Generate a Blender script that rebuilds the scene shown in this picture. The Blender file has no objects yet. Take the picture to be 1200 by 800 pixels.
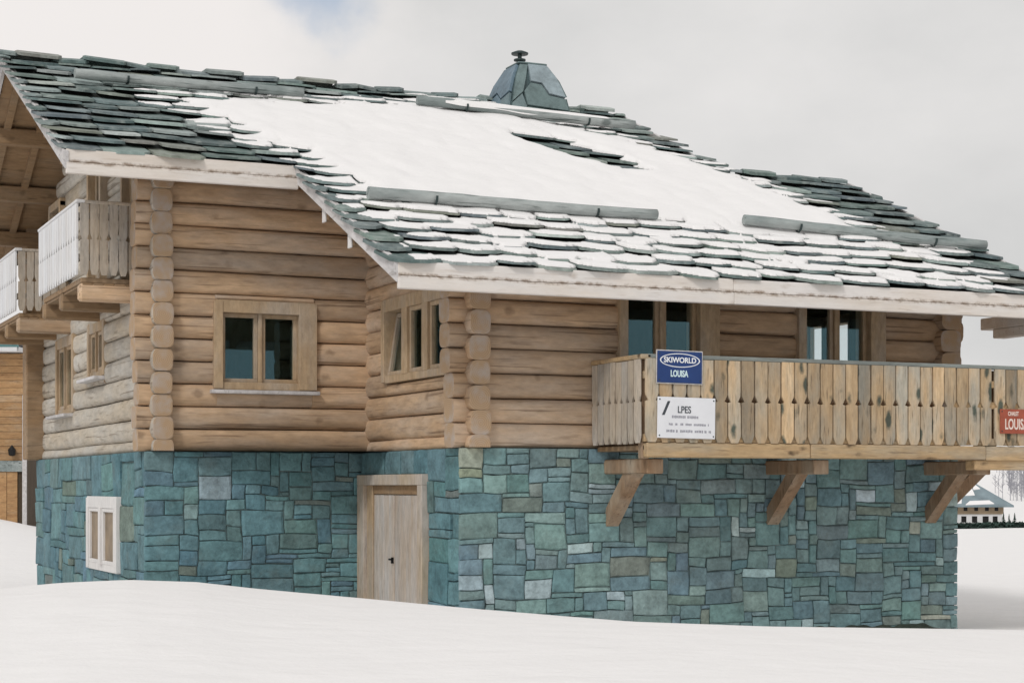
import bpy, bmesh, math, random
import numpy as np
from mathutils import Vector, Matrix, noise as mnoise

rnd = random.Random(7)
sc = bpy.context.scene
col = sc.collection

# ------------------------------------------------------------------ camera
F_PX, YH, TH = 2100.0, 570.0, math.radians(66)          # 63 mm lens, level, shifted up
ZA = Vector((math.cos(TH), math.sin(TH), 0)); RA = Vector((math.sin(TH), -math.cos(TH), 0))
CAM = Vector((0, 0, 0)) - (21.5 * ZA + (541 - 600) / F_PX * 21.5 * RA); CAM.z = 2.03
cd = bpy.data.cameras.new('camera'); cam = bpy.data.objects.new('camera', cd); col.objects.link(cam)
cd.sensor_width = 36; cd.lens = F_PX * 36 / 1200; cd.shift_y = (YH - 400) / 1200
cd.clip_start = 0.1; cd.clip_end = 12000
cam.location = CAM
cam.rotation_euler = (math.radians(90), 0, TH - math.radians(90))
sc.camera = cam

# ------------------------------------------------------------------ sky and sun
SUN_DIR = Vector((-0.62, -0.50, 0.72)).normalized()      # towards the sun
w = bpy.data.worlds.new('World'); sc.world = w; w.use_nodes = True
nt = w.node_tree; N = nt.nodes; L = nt.links
bg = N['Background']; bg.inputs['Strength'].default_value = 1.0
sky = N.new('ShaderNodeTexSky'); sky.sky_type = 'NISHITA'; sky.sun_disc = False
sky.sun_elevation = math.asin(SUN_DIR.z); sky.sun_rotation = math.atan2(SUN_DIR.x, SUN_DIR.y)
sk = N.new('ShaderNodeMix'); sk.data_type = 'RGBA'; sk.blend_type = 'MULTIPLY'; sk.inputs[0].default_value = 1
sk.inputs[7].default_value = (0.115, 0.115, 0.115, 1); L.new(sky.outputs[0], sk.inputs[6])
tc = N.new('ShaderNodeTexCoord')
n1 = N.new('ShaderNodeTexNoise'); n1.inputs['Scale'].default_value = 2.6; n1.inputs['Detail'].default_value = 7; n1.inputs['Roughness'].default_value = .55
mp = N.new('ShaderNodeMapping'); mp.inputs['Location'].default_value = (1.35, 0.2, 0.1); mp.inputs['Scale'].default_value = (1, 1, 1.7)
L.new(tc.outputs['Generated'], mp.inputs[0]); L.new(mp.outputs[0], n1.inputs['Vector'])
cr = N.new('ShaderNodeValToRGB')
cr.color_ramp.elements[0].position = .38; cr.color_ramp.elements[0].color = (.645, .645, .64, 1)
cr.color_ramp.elements[1].position = .62; cr.color_ramp.elements[1].color = (.80, .785, .775, 1)
L.new(n1.outputs[0], cr.inputs[0])
def skydir(px, py):
    return (ZA + RA * ((px - 600) / F_PX) + Vector((0, 0, 1)) * ((YH - py) / F_PX)).normalized()
# a brighter bank of cloud at the left
bk = N.new('ShaderNodeVectorMath'); bk.operation = 'DISTANCE'; bk.inputs[1].default_value = skydir(90, 20); L.new(tc.outputs['Generated'], bk.inputs[0])
bn = N.new('ShaderNodeTexNoise'); bn.inputs['Scale'].default_value = 7; bn.inputs['Detail'].default_value = 8; bn.inputs['Roughness'].default_value = .6; L.new(tc.outputs['Generated'], bn.inputs['Vector'])
ba = N.new('ShaderNodeMath'); ba.operation = 'MULTIPLY_ADD'; ba.inputs[1].default_value = .22; L.new(bn.outputs[0], ba.inputs[0]); L.new(bk.outputs['Value'], ba.inputs[2])
br_ = N.new('ShaderNodeMapRange'); br_.interpolation_type = 'SMOOTHSTEP'; br_.inputs[1].default_value = .18; br_.inputs[2].default_value = .34; br_.inputs[3].default_value = .85; br_.inputs[4].default_value = 0; L.new(ba.outputs[0], br_.inputs[0])
bm_ = N.new('ShaderNodeMix'); bm_.data_type = 'RGBA'; L.new(br_.outputs[0], bm_.inputs[0]); L.new(cr.outputs[0], bm_.inputs[6]); bm_.inputs[7].default_value = (.90, .86, .84, 1)
# a gap in the cloud where the blue shows
dv = N.new('ShaderNodeVectorMath'); dv.operation = 'DISTANCE'
h0 = skydir(365, -38); dv.inputs[1].default_value = h0
ns2 = N.new('ShaderNodeTexNoise'); ns2.inputs['Scale'].default_value = 22; ns2.inputs['Detail'].default_value = 6
L.new(tc.outputs['Generated'], ns2.inputs['Vector'])
L.new(tc.outputs['Generated'], dv.inputs[0])
ma = N.new('ShaderNodeMath'); ma.operation = 'MULTIPLY_ADD'; ma.inputs[1].default_value = .065; L.new(ns2.outputs[0], ma.inputs[0]); L.new(dv.outputs['Value'], ma.inputs[2])
mr = N.new('ShaderNodeMapRange'); mr.inputs[1].default_value = .045; mr.inputs[2].default_value = .074; mr.inputs[3].default_value = 0.42; mr.inputs[4].default_value = 1; mr.interpolation_type = 'SMOOTHSTEP'
L.new(ma.outputs[0], mr.inputs[0])
mx = N.new('ShaderNodeMix'); mx.data_type = 'RGBA'
L.new(mr.outputs[0], mx.inputs[0]); L.new(sk.outputs[2], mx.inputs[6]); L.new(bm_.outputs[2], mx.inputs[7])
L.new(mx.outputs[2], bg.inputs['Color'])
sd = bpy.data.lights.new('sun', 'SUN'); sd.energy = 1.35; sd.angle = math.radians(11); sd.color = (1, .975, .945)
sun = bpy.data.objects.new('sun', sd); col.objects.link(sun)
sun.rotation_euler = (-SUN_DIR).to_track_quat('-Z', 'Y').to_euler()
vs = sc.view_settings; vs.view_transform = 'Standard'; vs.look = 'None'; vs.exposure = 0; vs.gamma = 1; vs.use_curve_mapping = False

# ------------------------------------------------------------------ materials
def newmat(name):
    m = bpy.data.materials.new(name); m.use_nodes = True
    nt = m.node_tree; b = nt.nodes['Principled BSDF']
    b.inputs['Specular IOR Level'].default_value = .25
    return m, nt, b
def mixc(nt, fac, a, b, blend='MIX'):
    n = nt.nodes.new('ShaderNodeMix'); n.data_type = 'RGBA'; n.blend_type = blend
    for s, v in ((0, fac), (6, a), (7, b)):
        if hasattr(v, 'is_linked'): nt.links.new(v, n.inputs[s])
        elif s == 0: n.inputs[0].default_value = v
        else: n.inputs[s].default_value = (*v, 1)
    return n.outputs[2]
def ramp(nt, src, p0, p1, v0=0.0, v1=1.0):
    n = nt.nodes.new('ShaderNodeMapRange'); n.inputs[1].default_value = p0; n.inputs[2].default_value = p1
    n.inputs[3].default_value = v0; n.inputs[4].default_value = v1
    nt.links.new(src, n.inputs[0]); return n.outputs[0]
def noise4(nt, vec, scale, wsrc=None, detail=4, rough=.55):
    n = nt.nodes.new('ShaderNodeTexNoise'); n.noise_dimensions = '4D'
    n.inputs['Scale'].default_value = scale; n.inputs['Detail'].default_value = detail; n.inputs['Roughness'].default_value = rough
    nt.links.new(vec, n.inputs['Vector'])
    if wsrc: nt.links.new(wsrc, n.inputs['W'])
    return n.outputs[0]
def mapping(nt, vec, scale):
    n = nt.nodes.new('ShaderNodeMapping'); n.inputs['Scale'].default_value = scale; nt.links.new(vec, n.inputs[0]); return n.outputs[0]
def bump(nt, b, h, strength=.4, dist=.02):
    n = nt.nodes.new('ShaderNodeBump'); n.inputs['Strength'].default_value = strength; n.inputs['Distance'].default_value = dist
    nt.links.new(h, n.inputs['Height']); nt.links.new(n.outputs[0], b.inputs['Normal'])
def rand_w(nt, k=60):
    oi = nt.nodes.new('ShaderNodeObjectInfo'); m = nt.nodes.new('ShaderNodeMath'); m.operation = 'MULTIPLY'; m.inputs[1].default_value = k
    nt.links.new(oi.outputs['Random'], m.inputs[0]); return m.outputs[0], oi.outputs['Random']

def wood(name, c1, c2, grey, g0, g1, scale, knots=.0, rough=.75, dark=(.05, .03, .018), vary=.25, crack=.5, knotc=None, kt=0.0, c0=.58, checks=0):
    """long-grain timber; scale stretches the grain along one local axis; grey = weathered colour mixed in by noise g0..g1"""
    m, nt, b = newmat(name)
    t = nt.nodes.new('ShaderNodeTexCoord'); v = t.outputs['Object']; W, R = rand_w(nt)
    gv = mapping(nt, v, scale)
    g = noise4(nt, gv, 1.0, W, 6, .6)
    c = mixc(nt, ramp(nt, g, .32, .68), c1, c2)
    wv = mapping(nt, v, tuple(.35 * s ** .5 for s in scale))
    wn = noise4(nt, wv, 1.6, W, 5, .6)
    c = mixc(nt, ramp(nt, wn, g0, g1), c, grey)
    fine = noise4(nt, mapping(nt, v, tuple(s * 2.6 for s in scale)), 1.0, W, 3)
    c = mixc(nt, ramp(nt, fine, c0, c0 + .13, 0, crack), c, dark)
    if checks:
        cn = noise4(nt, mapping(nt, v, (.55, 24, 24)), 1.0, W, 2, .5)
        c = mixc(nt, ramp(nt, cn, .62, .655, 0, checks), c, dark)
    if knots:
        kv = mapping(nt, v, tuple(max(2.2, s * .33) for s in scale))
        vo = nt.nodes.new('ShaderNodeTexVoronoi'); vo.voronoi_dimensions = '4D'; vo.inputs['Scale'].default_value = 1.15
        nt.links.new(kv, vo.inputs['Vector']); nt.links.new(W, vo.inputs['W'])
        kn = noise4(nt, v, 9, W, 2)
        mm = nt.nodes.new('ShaderNodeMath'); mm.operation = 'MULTIPLY_ADD'; mm.inputs[1].default_value = .35
        nt.links.new(kn, mm.inputs[0]); nt.links.new(vo.outputs['Distance'], mm.inputs[2])
        c = mixc(nt, ramp(nt, mm.outputs[0], .27 + kt, .40 + kt, knots, 0), c, knotc or dark)
    hv = nt.nodes.new('ShaderNodeHueSaturation'); nt.links.new(c, hv.inputs['Color'])
    mo = noise4(nt, mapping(nt, v, tuple(max(4.0, s ** .5 * 4.5) for s in scale)), 1.0, W, 6, .68)
    mu = nt.nodes.new('ShaderNodeMath'); mu.operation = 'MULTIPLY'; nt.links.new(ramp(nt, R, 0, 1, 1 - vary, 1 + vary), mu.inputs[0]); nt.links.new(ramp(nt, mo, .28, .72, *((.93, 1.06) if c1[2] > .55 else (.76, 1.18))), mu.inputs[1])
    nt.links.new(mu.outputs[0], hv.inputs['Value'])
    nt.links.new(hv.outputs[0], b.inputs['Base Color'])
    b.inputs['Roughness'].default_value = rough
    bump(nt, b, fine, .35, .012)
    return m

M = {}
M['log'] = wood('log_timber', (.57, .40, .255), (.45, .305, .19), (.46, .39, .325), .42, .70, (.8, 9, 9), knots=.5, kt=.02, vary=.17, crack=.42, c0=.57, checks=.6, dark=(.16, .10, .06))
M['log_grey'] = wood('log_timber_weathered', (.53, .45, .34), (.41, .34, .255), (.50, .47, .42), .32, .60, (.9, 9, 9), knots=.5, kt=.02, vary=.12, crack=.5, c0=.56, checks=.7, dark=(.18, .14, .10))
M['board'] = wood('balcony_board', (.55, .41, .255), (.42, .29, .165), (.34, .315, .26), .42, .62, (16, 16, 1.4), knots=.95, kt=.115, dark=(.09, .065, .04), vary=.32, crack=.7, knotc=(.06, .075, .06))
M['board_grey'] = wood('weathered_board', (.50, .43, .34), (.40, .33, .255), (.45, .42, .38), .4, .66, (16, 16, 1.4), knots=.3, vary=.10)
M['board_pale'] = wood('pale_board', (.72, .71, .70), (.62, .61, .61), (.70, .71, .73), .4, .6, (16, 16, 1.2), knots=.1, vary=.05, crack=.15)  # paler boards for the outer side of the gable balconies
M['beam'] = wood('beam_timber', (.54, .39, .22), (.43, .29, .16), (.40, .35, .27), .46, .66, (1.1, 15, 15), knots=.8, kt=.06, vary=.1)
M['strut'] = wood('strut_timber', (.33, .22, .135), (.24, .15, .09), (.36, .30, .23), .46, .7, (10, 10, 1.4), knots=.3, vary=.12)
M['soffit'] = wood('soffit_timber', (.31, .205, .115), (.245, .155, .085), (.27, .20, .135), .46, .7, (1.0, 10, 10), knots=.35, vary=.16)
M['rail'] = wood('grey_handrail', (.26, .28, .26), (.20, .22, .21), (.30, .33, .31), .4, .62, (1, 14, 14), knots=.3)
M['frame'] = wood('window_timber', (.47, .35, .225), (.40, .285, .175), (.42, .36, .295), .45, .7, (12, 12, 2), knots=.12, vary=.07, crack=.2)
M['door'] = wood('door_timber', (.50, .42, .34), (.41, .33, .26), (.49, .46, .43), .38, .6, (14, 14, .9), knots=.3, vary=.07, crack=.35)
M['doorframe'] = wood('door_frame_timber', (.50, .42, .32), (.42, .33, .24), (.50, .46, .42), .4, .62, (12, 12, 1.2), knots=.3, vary=.05, crack=.3)
M['whiteframe'] = wood('whitewashed_frame', (.74, .72, .70), (.64, .62, .61), (.66, .65, .64), .4, .7, (10, 10, 2), vary=.03, crack=.15)
M['fascia0'] = wood('whitewashed_fascia', (.78, .73, .68), (.66, .58, .50), (.72, .70, .68), .42, .62, (.9, 12, 10), knots=.35, dark=(.30, .21, .14), vary=.05, crack=.3)
M['barge'] = wood('greyed_bargeboard', (.58, .56, .55), (.44, .42, .41), (.60, .58, .58), .4, .62, (10, 1, 6), knots=.3, vary=.05, dark=(.2, .17, .14))
M['pole'] = wood('snow_guard_pole', (.30, .34, .335), (.20, .24, .235), (.42, .45, .44), .4, .64, (.9, 9, 9), knots=.6, kt=.05, vary=.12, crack=.7, checks=.8, dark=(.05, .07, .065))
M['lining'] = wood('interior_lining', (.10, .07, .045), (.07, .05, .03), (.08, .06, .04), .5, .8, (8, 8, 2))
M['plank'] = wood('neighbour_planking', (.44, .27, .13), (.34, .19, .09), (.38, .30, .21), .5, .8, (1.2, 1.2, 8), knots=.2, vary=.14)

# whitewashed eave boards with a ragged stain along their lap (local z = 0)
M['fascia'] = wood('stained_fascia', (.74, .69, .64), (.64, .57, .50), (.70, .67, .645), .42, .62, (.9, 12, 10), knots=.4, dark=(.34, .25, .18), vary=.03, crack=.3)
nt = M['fascia'].node_tree; b = nt.nodes['Principled BSDF']; src = b.inputs['Base Color'].links[0].from_socket
t = nt.nodes.new('ShaderNodeTexCoord'); sx = nt.nodes.new('ShaderNodeSeparateXYZ'); nt.links.new(t.outputs['Object'], sx.inputs[0])
wn = noise4(nt, mapping(nt, t.outputs['Object'], (5, 1, 1)), 1.0, None, 6, .7)
q1 = nt.nodes.new('ShaderNodeMath'); q1.operation = 'MULTIPLY_ADD'; q1.inputs[1].default_value = .10; q1.inputs[2].default_value = -.058; nt.links.new(wn, q1.inputs[0])
q2 = nt.nodes.new('ShaderNodeMath'); q2.operation = 'ADD'; nt.links.new(sx.outputs[2], q2.inputs[0]); nt.links.new(q1.outputs[0], q2.inputs[1])
q3 = nt.nodes.new('ShaderNodeMath'); q3.operation = 'ABSOLUTE'; nt.links.new(q2.outputs[0], q3.inputs[0])
q4 = nt.nodes.new('ShaderNodeMath'); q4.operation = 'MULTIPLY'; nt.links.new(ramp(nt, q3.outputs[0], .008, .036, 1, 0), q4.inputs[0])
nt.links.new(ramp(nt, noise4(nt, mapping(nt, t.outputs['Object'], (9, 1, 14)), 1.0, None, 4, .6), .42, .58, .1, .85), q4.inputs[1])
c_ = mixc(nt, q4.outputs[0], src, (.23, .165, .115))
nt.links.new(c_, b.inputs['Base Color'])
# end grain of the logs
m, nt, b = newmat('log_end_grain')
t = nt.nodes.new('ShaderNodeTexCoord'); W, R = rand_w(nt)
sx = nt.nodes.new('ShaderNodeVectorMath'); sx.operation = 'MULTIPLY'; sx.inputs[1].default_value = (0, 1, 1); nt.links.new(t.outputs['Object'], sx.inputs[0])
ln = nt.nodes.new('ShaderNodeVectorMath'); ln.operation = 'LENGTH'; nt.links.new(sx.outputs[0], ln.inputs[0])
sn = nt.nodes.new('ShaderNodeMath'); sn.operation = 'SINE'; ml = nt.nodes.new('ShaderNodeMath'); ml.operation = 'MULTIPLY'; ml.inputs[1].default_value = 260
nt.links.new(ln.outputs['Value'], ml.inputs[0]); nt.links.new(ml.outputs[0], sn.inputs[0])
c = mixc(nt, ramp(nt, sn.outputs[0], -1, 1), (.45, .32, .205), (.37, .255, .16))
c = mixc(nt, ramp(nt, noise4(nt, t.outputs['Object'], 5, W), .42, .68), c, (.42, .36, .315))
nt.links.new(c, b.inputs['Base Color']); b.inputs['Roughness'].default_value = .85
M['end'] = m

def attr_mat(name, amp, scale, bumpd, rough=.8, streak=None, spec=.25, patch=None):
    m, nt, b = newmat(name)
    a = nt.nodes.new('ShaderNodeAttribute'); a.attribute_name = 'tint'
    t = nt.nodes.new('ShaderNodeTexCoord'); v = t.outputs['Object']
    if streak: v = mapping(nt, v, streak)
    n = noise4(nt, v, scale, None, 7, .62)
    n2 = noise4(nt, v, scale * 4.5, None, 5, .6)
    k = nt.nodes.new('ShaderNodeMath'); k.operation = 'ADD'; nt.links.new(ramp(nt, n, .25, .75, 1 - amp, 1 + amp), k.inputs[0]); nt.links.new(ramp(nt, n2, .3, .7, -amp * .5, amp * .5), k.inputs[1])
    hv = nt.nodes.new('ShaderNodeHueSaturation'); nt.links.new(a.outputs['Color'], hv.inputs['Color']); nt.links.new(k.outputs[0], hv.inputs['Value'])
    out = hv.outputs[0]
    if patch:
        out = mixc(nt, ramp(nt, noise4(nt, t.outputs['Object'], patch[1], None, 6, .65), patch[2], patch[3], 0, patch[4]), out, patch[0])
    nt.links.new(out, b.inputs['Base Color'])
    b.inputs['Roughness'].default_value = rough; b.inputs['Specular IOR Level'].default_value = spec
    bump(nt, b, n2, .55, bumpd)
    return m
M['stone'] = attr_mat('rubble_stone', .42, 4.0, .04, .85, patch=((.19, .225, .205), 1.7, .52, .74, .45))
M['slate'] = attr_mat('slate_slab', .45, 3.0, .015, .68, spec=.35, patch=((.42, .46, .43), 4.5, .50, .72, .6))
M['metal_slab'] = attr_mat('chimney_slab', .38, 2.5, .012, .5, spec=.4)

def flat(name, c, rough=.6, metal=0, var=.12, scale=8, b_=.0):
    m, nt, b = newmat(name)
    t = nt.nodes.new('ShaderNodeTexCoord'); n = noise4(nt, t.outputs['Object'], scale, None, 5)
    lo = tuple(x * (1 - var) for x in c); hi = tuple(min(1, x * (1 + var)) for x in c)
    nt.links.new(mixc(nt, ramp(nt, n, .3, .7), lo, hi), b.inputs['Base Color'])
    b.inputs['Roughness'].default_value = rough; b.inputs['Metallic'].default_value = metal
    if b_: bump(nt, b, n, .5, b_)
    return m
M['mortar'] = flat('dark_mortar', (.12, .16, .16), .95, var=.75, scale=6, b_=.02)
M['deck'] = flat('roof_deck', (.07, .075, .07), .9, var=.3)
M['dark_metal'] = flat('dark_metal', (.05, .07, .07), .45, .6)
M['iron'] = flat('iron', (.02, .02, .02), .5, .5)
M['sign_blue'] = flat('sign_blue', (.020, .050, .17), .4, var=.12, scale=5)
M['sign_white'] = flat('sign_white', (.74, .75, .78), .4, var=.04, scale=5)
M['sign_red'] = flat('sign_red', (.34, .085, .05), .5, var=.15, scale=9)
M['ink_white'] = flat('white_lettering', (.78, .80, .82), .5, var=.02)
M['ink_pale'] = flat('pale_lettering', (.62, .78, .80), .5, var=.02)
M['ink_cream'] = flat('cream_lettering', (.75, .62, .55), .5, var=.05)
M['ink_dark'] = flat('dark_lettering', (.06, .07, .08), .5, var=.05)
M['ink_grey'] = flat('grey_lettering', (.32, .32, .36), .5, var=.08)
M['curtain'] = flat('brown_curtain', (.25, .185, .12), .5, var=.35, scale=3)
M['foot_dark'] = flat('dark_foot', (.04, .05, .04), .95, var=.5, scale=14, b_=.03)
M['needles'] = flat('needles', (.030, .055, .045), .8, var=.4, scale=2)
M['bark'] = flat('bark', (.09, .06, .04), .9, var=.3)
M['twig'] = flat('snowy_twigs', (.30, .30, .33), .9)
M['farroof'] = flat('far_roof', (.20, .255, .28), .6, var=.2, scale=.5)
M['farwall'] = flat('far_wall', (.32, .245, .165), .8, var=.25, scale=.6)
M['gutter'] = flat('teal_gutter', (.10, .20, .20), .45, .3)
M['render'] = flat('white_render', (.62, .62, .62), .8, var=.06)

def snowmat(name, c, far=False):
    m, nt, b = newmat(name)
    t = nt.nodes.new('ShaderNodeTexCoord')
    n = noise4(nt, mapping(nt, t.outputs['Object'], (1.0, 1.7, 1.7)), 1.3, None, 8, .58); n2 = noise4(nt, t.outputs['Object'], 26, None, 4, .6)
    base = mixc(nt, ramp(nt, n, .3, .7), tuple(x * .97 for x in c), c)
    nt.links.new(base, b.inputs['Base Color']); b.inputs['Roughness'].default_value = .7
    b.inputs['Specular IOR Level'].default_value = .15
    bp = nt.nodes.new('ShaderNodeBump'); bp.inputs['Strength'].default_value = .25; bp.inputs['Distance'].default_value = .012
    nt.links.new(n2, bp.inputs['Height'])
    b2 = nt.nodes.new('ShaderNodeBump'); b2.inputs['Strength'].default_value = .35; b2.inputs['Distance'].default_value = .16
    nt.links.new(n, b2.inputs['Height']); nt.links.new(bp.outputs[0], b2.inputs['Normal']); nt.links.new(b2.outputs[0], b.inputs['Normal'])
    return m
M['snow'] = snowmat('snow', (.85, .835, .83))
M['roofsnow'] = snowmat('roof_snow', (.83, .815, .81))

m = bpy.data.materials.new('window_glass'); m.use_nodes = True; nt = m.node_tree; nt.nodes.clear()
o = nt.nodes.new('ShaderNodeOutputMaterial'); mix = nt.nodes.new('ShaderNodeMixShader'); tr = nt.nodes.new('ShaderNodeBsdfTransparent'); gl = nt.nodes.new('ShaderNodeBsdfGlossy')
tr.inputs[0].default_value = (.97, .99, .99, 1); gl.inputs[0].default_value = (.42, .78, .90, 1); gl.inputs['Roughness'].default_value = .015
mix.inputs[0].default_value = .072
nt.links.new(tr.outputs[0], mix.inputs[1]); nt.links.new(gl.outputs[0], mix.inputs[2]); nt.links.new(mix.outputs[0], o.inputs[0])
M['glass'] = m

# ------------------------------------------------------------------ mesh helpers
class MB:
    def __init__(s): s.v = []; s.f = []; s.c = []; s.mi = []
    def add(s, vs, fs, tint=None, mi=0):
        k = len(s.v); s.v += [tuple(p) for p in vs]
        for f in fs: s.f.append(tuple(i + k for i in f)); s.c.append(tint); s.mi.append(mi)
    def box(s, a, b, tint=None, mi=0):
        (x0, y0, z0), (x1, y1, z1) = a, b
        s.hexa([(x0, y0, z0), (x1, y0, z0), (x1, y1, z0), (x0, y1, z0), (x0, y0, z1), (x1, y0, z1), (x1, y1, z1), (x0, y1, z1)], tint, mi)
    def hexa(s, p, tint=None, mi=0):
        s.add(p, [(0, 3, 2, 1), (4, 5, 6, 7), (0, 1, 5, 4), (1, 2, 6, 5), (2, 3, 7, 6), (3, 0, 4, 7)], tint, mi)
    def bbox(s, a, b, bev=.01, tint=None):
        """box with chamfered vertical and horizontal edges (via bmesh)"""
        bm = bmesh.new(); bmesh.ops.create_cube(bm, size=1)
        a = Vector(a); b = Vector(b)
        for v in bm.verts: v.co = Vector([(a[i] + b[i]) / 2 + v.co[i] * (b[i] - a[i]) for i in range(3)])
        bmesh.ops.bevel(bm, geom=list(bm.edges), offset=bev, segments=1, affect='EDGES', clamp_overlap=True)
        s.add([v.co for v in bm.verts], [[v.index for v in f.verts] for f in bm.faces] if not bm.verts.index_update() else [], tint); bm.free()
    def beam(s, p, q, w, h, up=Vector((0, 0, 1)), tint=None):
        p = Vector(p); q = Vector(q); d = (q - p).normalized(); r = d.cross(up).normalized(); u = r.cross(d)
        s.hexa([p - r * w / 2 - u * h / 2, p + r * w / 2 - u * h / 2, q + r * w / 2 - u * h / 2, q - r * w / 2 - u * h / 2,
                p - r * w / 2 + u * h / 2, p + r * w / 2 + u * h / 2, q + r * w / 2 + u * h / 2, q - r * w / 2 + u * h / 2], tint)
    def prism(s, poly, n0, n1, tint=None):
        """poly: list of 3D points; extruded from offset n0 to n1 (Vectors)"""
        k = len(poly); vs = [Vector(p) + n0 for p in poly] + [Vector(p) + n1 for p in poly]
        s.add(vs, [tuple(range(k))[::-1], tuple(range(k, 2 * k))] + [(i, (i + 1) % k, k + (i + 1) % k, k + i) for i in range(k)], tint)
    def lathe(s, c, prof, seg=16):
        k = len(prof); vs = []
        for r, z in prof:
            for i in range(seg):
                a = 2 * math.pi * i / seg; vs.append((c[0] + r * math.cos(a), c[1] + r * math.sin(a), c[2] + z))
        fs = [(j * seg + i, j * seg + (i + 1) % seg, (j + 1) * seg + (i + 1) % seg, (j + 1) * seg + i) for j in range(k - 1) for i in range(seg)]
        fs += [tuple(range(seg))[::-1], tuple(range((k - 1) * seg, k * seg))]
        s.add(vs, fs)
    def mesh(s, name, mats, smooth=False):
        me = bpy.data.meshes.new(name); me.from_pydata(s.v, [], s.f)
        for m in (mats if isinstance(mats, (list, tuple)) else [mats]): me.materials.append(m)
        if any(s.mi): me.polygons.foreach_set('material_index', s.mi)
        if any(c is not None for c in s.c):
            at = me.attributes.new('tint', 'FLOAT_COLOR', 'FACE')
            buf = []
            for c in s.c: buf += [*(c or (.5, .5, .5)), 1]
            at.data.foreach_set('color', buf)
        if smooth: me.polygons.foreach_set('use_smooth', [True] * len(me.polygons))
        bm = bmesh.new(); bm.from_mesh(me); bmesh.ops.recalc_face_normals(bm, faces=bm.faces); bm.to_mesh(me); bm.free()
        return me
    def build(s, name, mats, parent=None, smooth=False, loc=None, rz=0):
        return link(name, s.mesh(name, mats, smooth), parent, loc, rz)
def link(name, me, parent=None, loc=None, rz=0):
    o = bpy.data.objects.new(name, me); col.objects.link(o)
    if parent: o.parent = parent
    if loc is not None: o.location = loc
    o.rotation_euler[2] = rz
    return o
def empty(name, loc=(0, 0, 0), parent=None):
    o = bpy.data.objects.new(name, None); o.location = loc; o.empty_display_size = .3; col.objects.link(o)
    if parent: o.parent = parent
    return o
def tag(o, label=None, cat=None, group=None, kind=None):
    if label: o['label'] = label
    if cat: o['category'] = cat
    if group: o['group'] = group
    if kind: o['kind'] = kind
    return o
def proj(p):
    d = Vector(p) - CAM; D = d.dot(ZA); return 600 + F_PX * d.dot(RA) / D, YH - F_PX * d.z / D, D
def pix(px, py, D):
    return CAM + (ZA + RA * ((px - 600) / F_PX) + Vector((0, 0, 1)) * ((YH - py) / F_PX)) * D
def sstep(a, b, x):
    t = np.clip((x - a) / (b - a), 0, 1); return t * t * (3 - 2 * t)

# ------------------------------------------------------------------ ground: one snow sheet round the camera to the mountains
CREST = [(-400, 668), (-150, 690), (0, 690), (70, 683), (150, 679.5), (230, 682), (300, 690), (420, 701), (545, 713), (650, 722), (740, 729.5), (900, 735.5), (1140, 739), (1250, 741), (1700, 745)]
def crest_y(px): return np.interp(px, [c[0] for c in CREST], [c[1] for c in CREST])
def snoise(x, y, s, seed=0.0):
    return mnoise.noise(Vector((x * s, y * s, seed)))
def ground_z(d, l):
    """snow height by distance in front of the camera (d) and to its right (l)"""
    px = 600 + F_PX * l / max(d, 4.0) if d > 0 else (-600 if l < 0 else 1800)
    px = max(-600, min(1800, px)); base = 0.0
    dc = 16.5 + .8 * math.sin(px / 170.0)
    zc = 2.03 - (crest_y(px) - YH) * dc / F_PX
    near = .40 + .10 * snoise(d, l, .11, 3)
    p = CAM + ZA * d + RA * l
    # far field
    left = max(0.0, min(1.0, (120 - px) / 160)); left = left * left * (3 - 2 * left)
    rise = .86 * left * float(sstep(30, 66, d))
    base = .03 * snoise(p.x, p.y, .25, 1) + .10 * snoise(p.x, p.y, .045, 2) * float(sstep(28, 50, d)) + rise
    drop = (1 - left * float(sstep(300, 200, d)))
    base -= 4.9 * float(sstep(88, 150, d)) * drop
    r = math.hypot(d, l)
    m = float(sstep(480, 1500, r)); base += m * (86 + 55 * snoise(p.x, p.y, .0016, 5) + 22 * snoise(p.x, p.y, .006, 6)) * (1 + .7 * float(sstep(1500, 3200, r)))
    if d <= dc:
        f = float(sstep(2.0, dc, d)); return near + (zc - near) * f + .02 * snoise(d, l, .6, 9) * (1 - f)
    f = float(sstep(dc, dc + 4.6, d)); return zc + (base + .04 - zc) * f if f < 1 else base + .04
rs = [0.0]; r = .5
while r < 6: rs.append(r); r += .6
while r < 13: rs.append(r); r += .35
while r < 26: rs.append(r); r += .18
while r < 4200: rs.append(r); r *= 1.045
az = []; a = -180.0
while a < 180:
    az.append(math.radians(a)); a += .4 if -24 <= a < 24 else 4
mb = MB(); na = len(az); gv = []
for r in rs[1:]:
    for a in az:
        d, l = r * math.cos(a), r * math.sin(a); p = CAM + ZA * d + RA * l
        gv.append((p.x, p.y, ground_z(d, l)))
c0 = len(gv); gv.append((CAM.x, CAM.y, ground_z(0, 0)))
gf = [(i * na + j, i * na + (j + 1) % na, (i + 1) * na + (j + 1) % na, (i + 1) * na + j) for i in range(len(rs) - 2) for j in range(na)]
gf += [(c0, (j + 1) % na, j) for j in range(na)]
mb.add(gv, gf); g = mb.build('snow_ground', M['snow'], smooth=True); tag(g, 'smooth white snow bank and snowfield round the chalet', 'snow', kind='structure')

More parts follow.
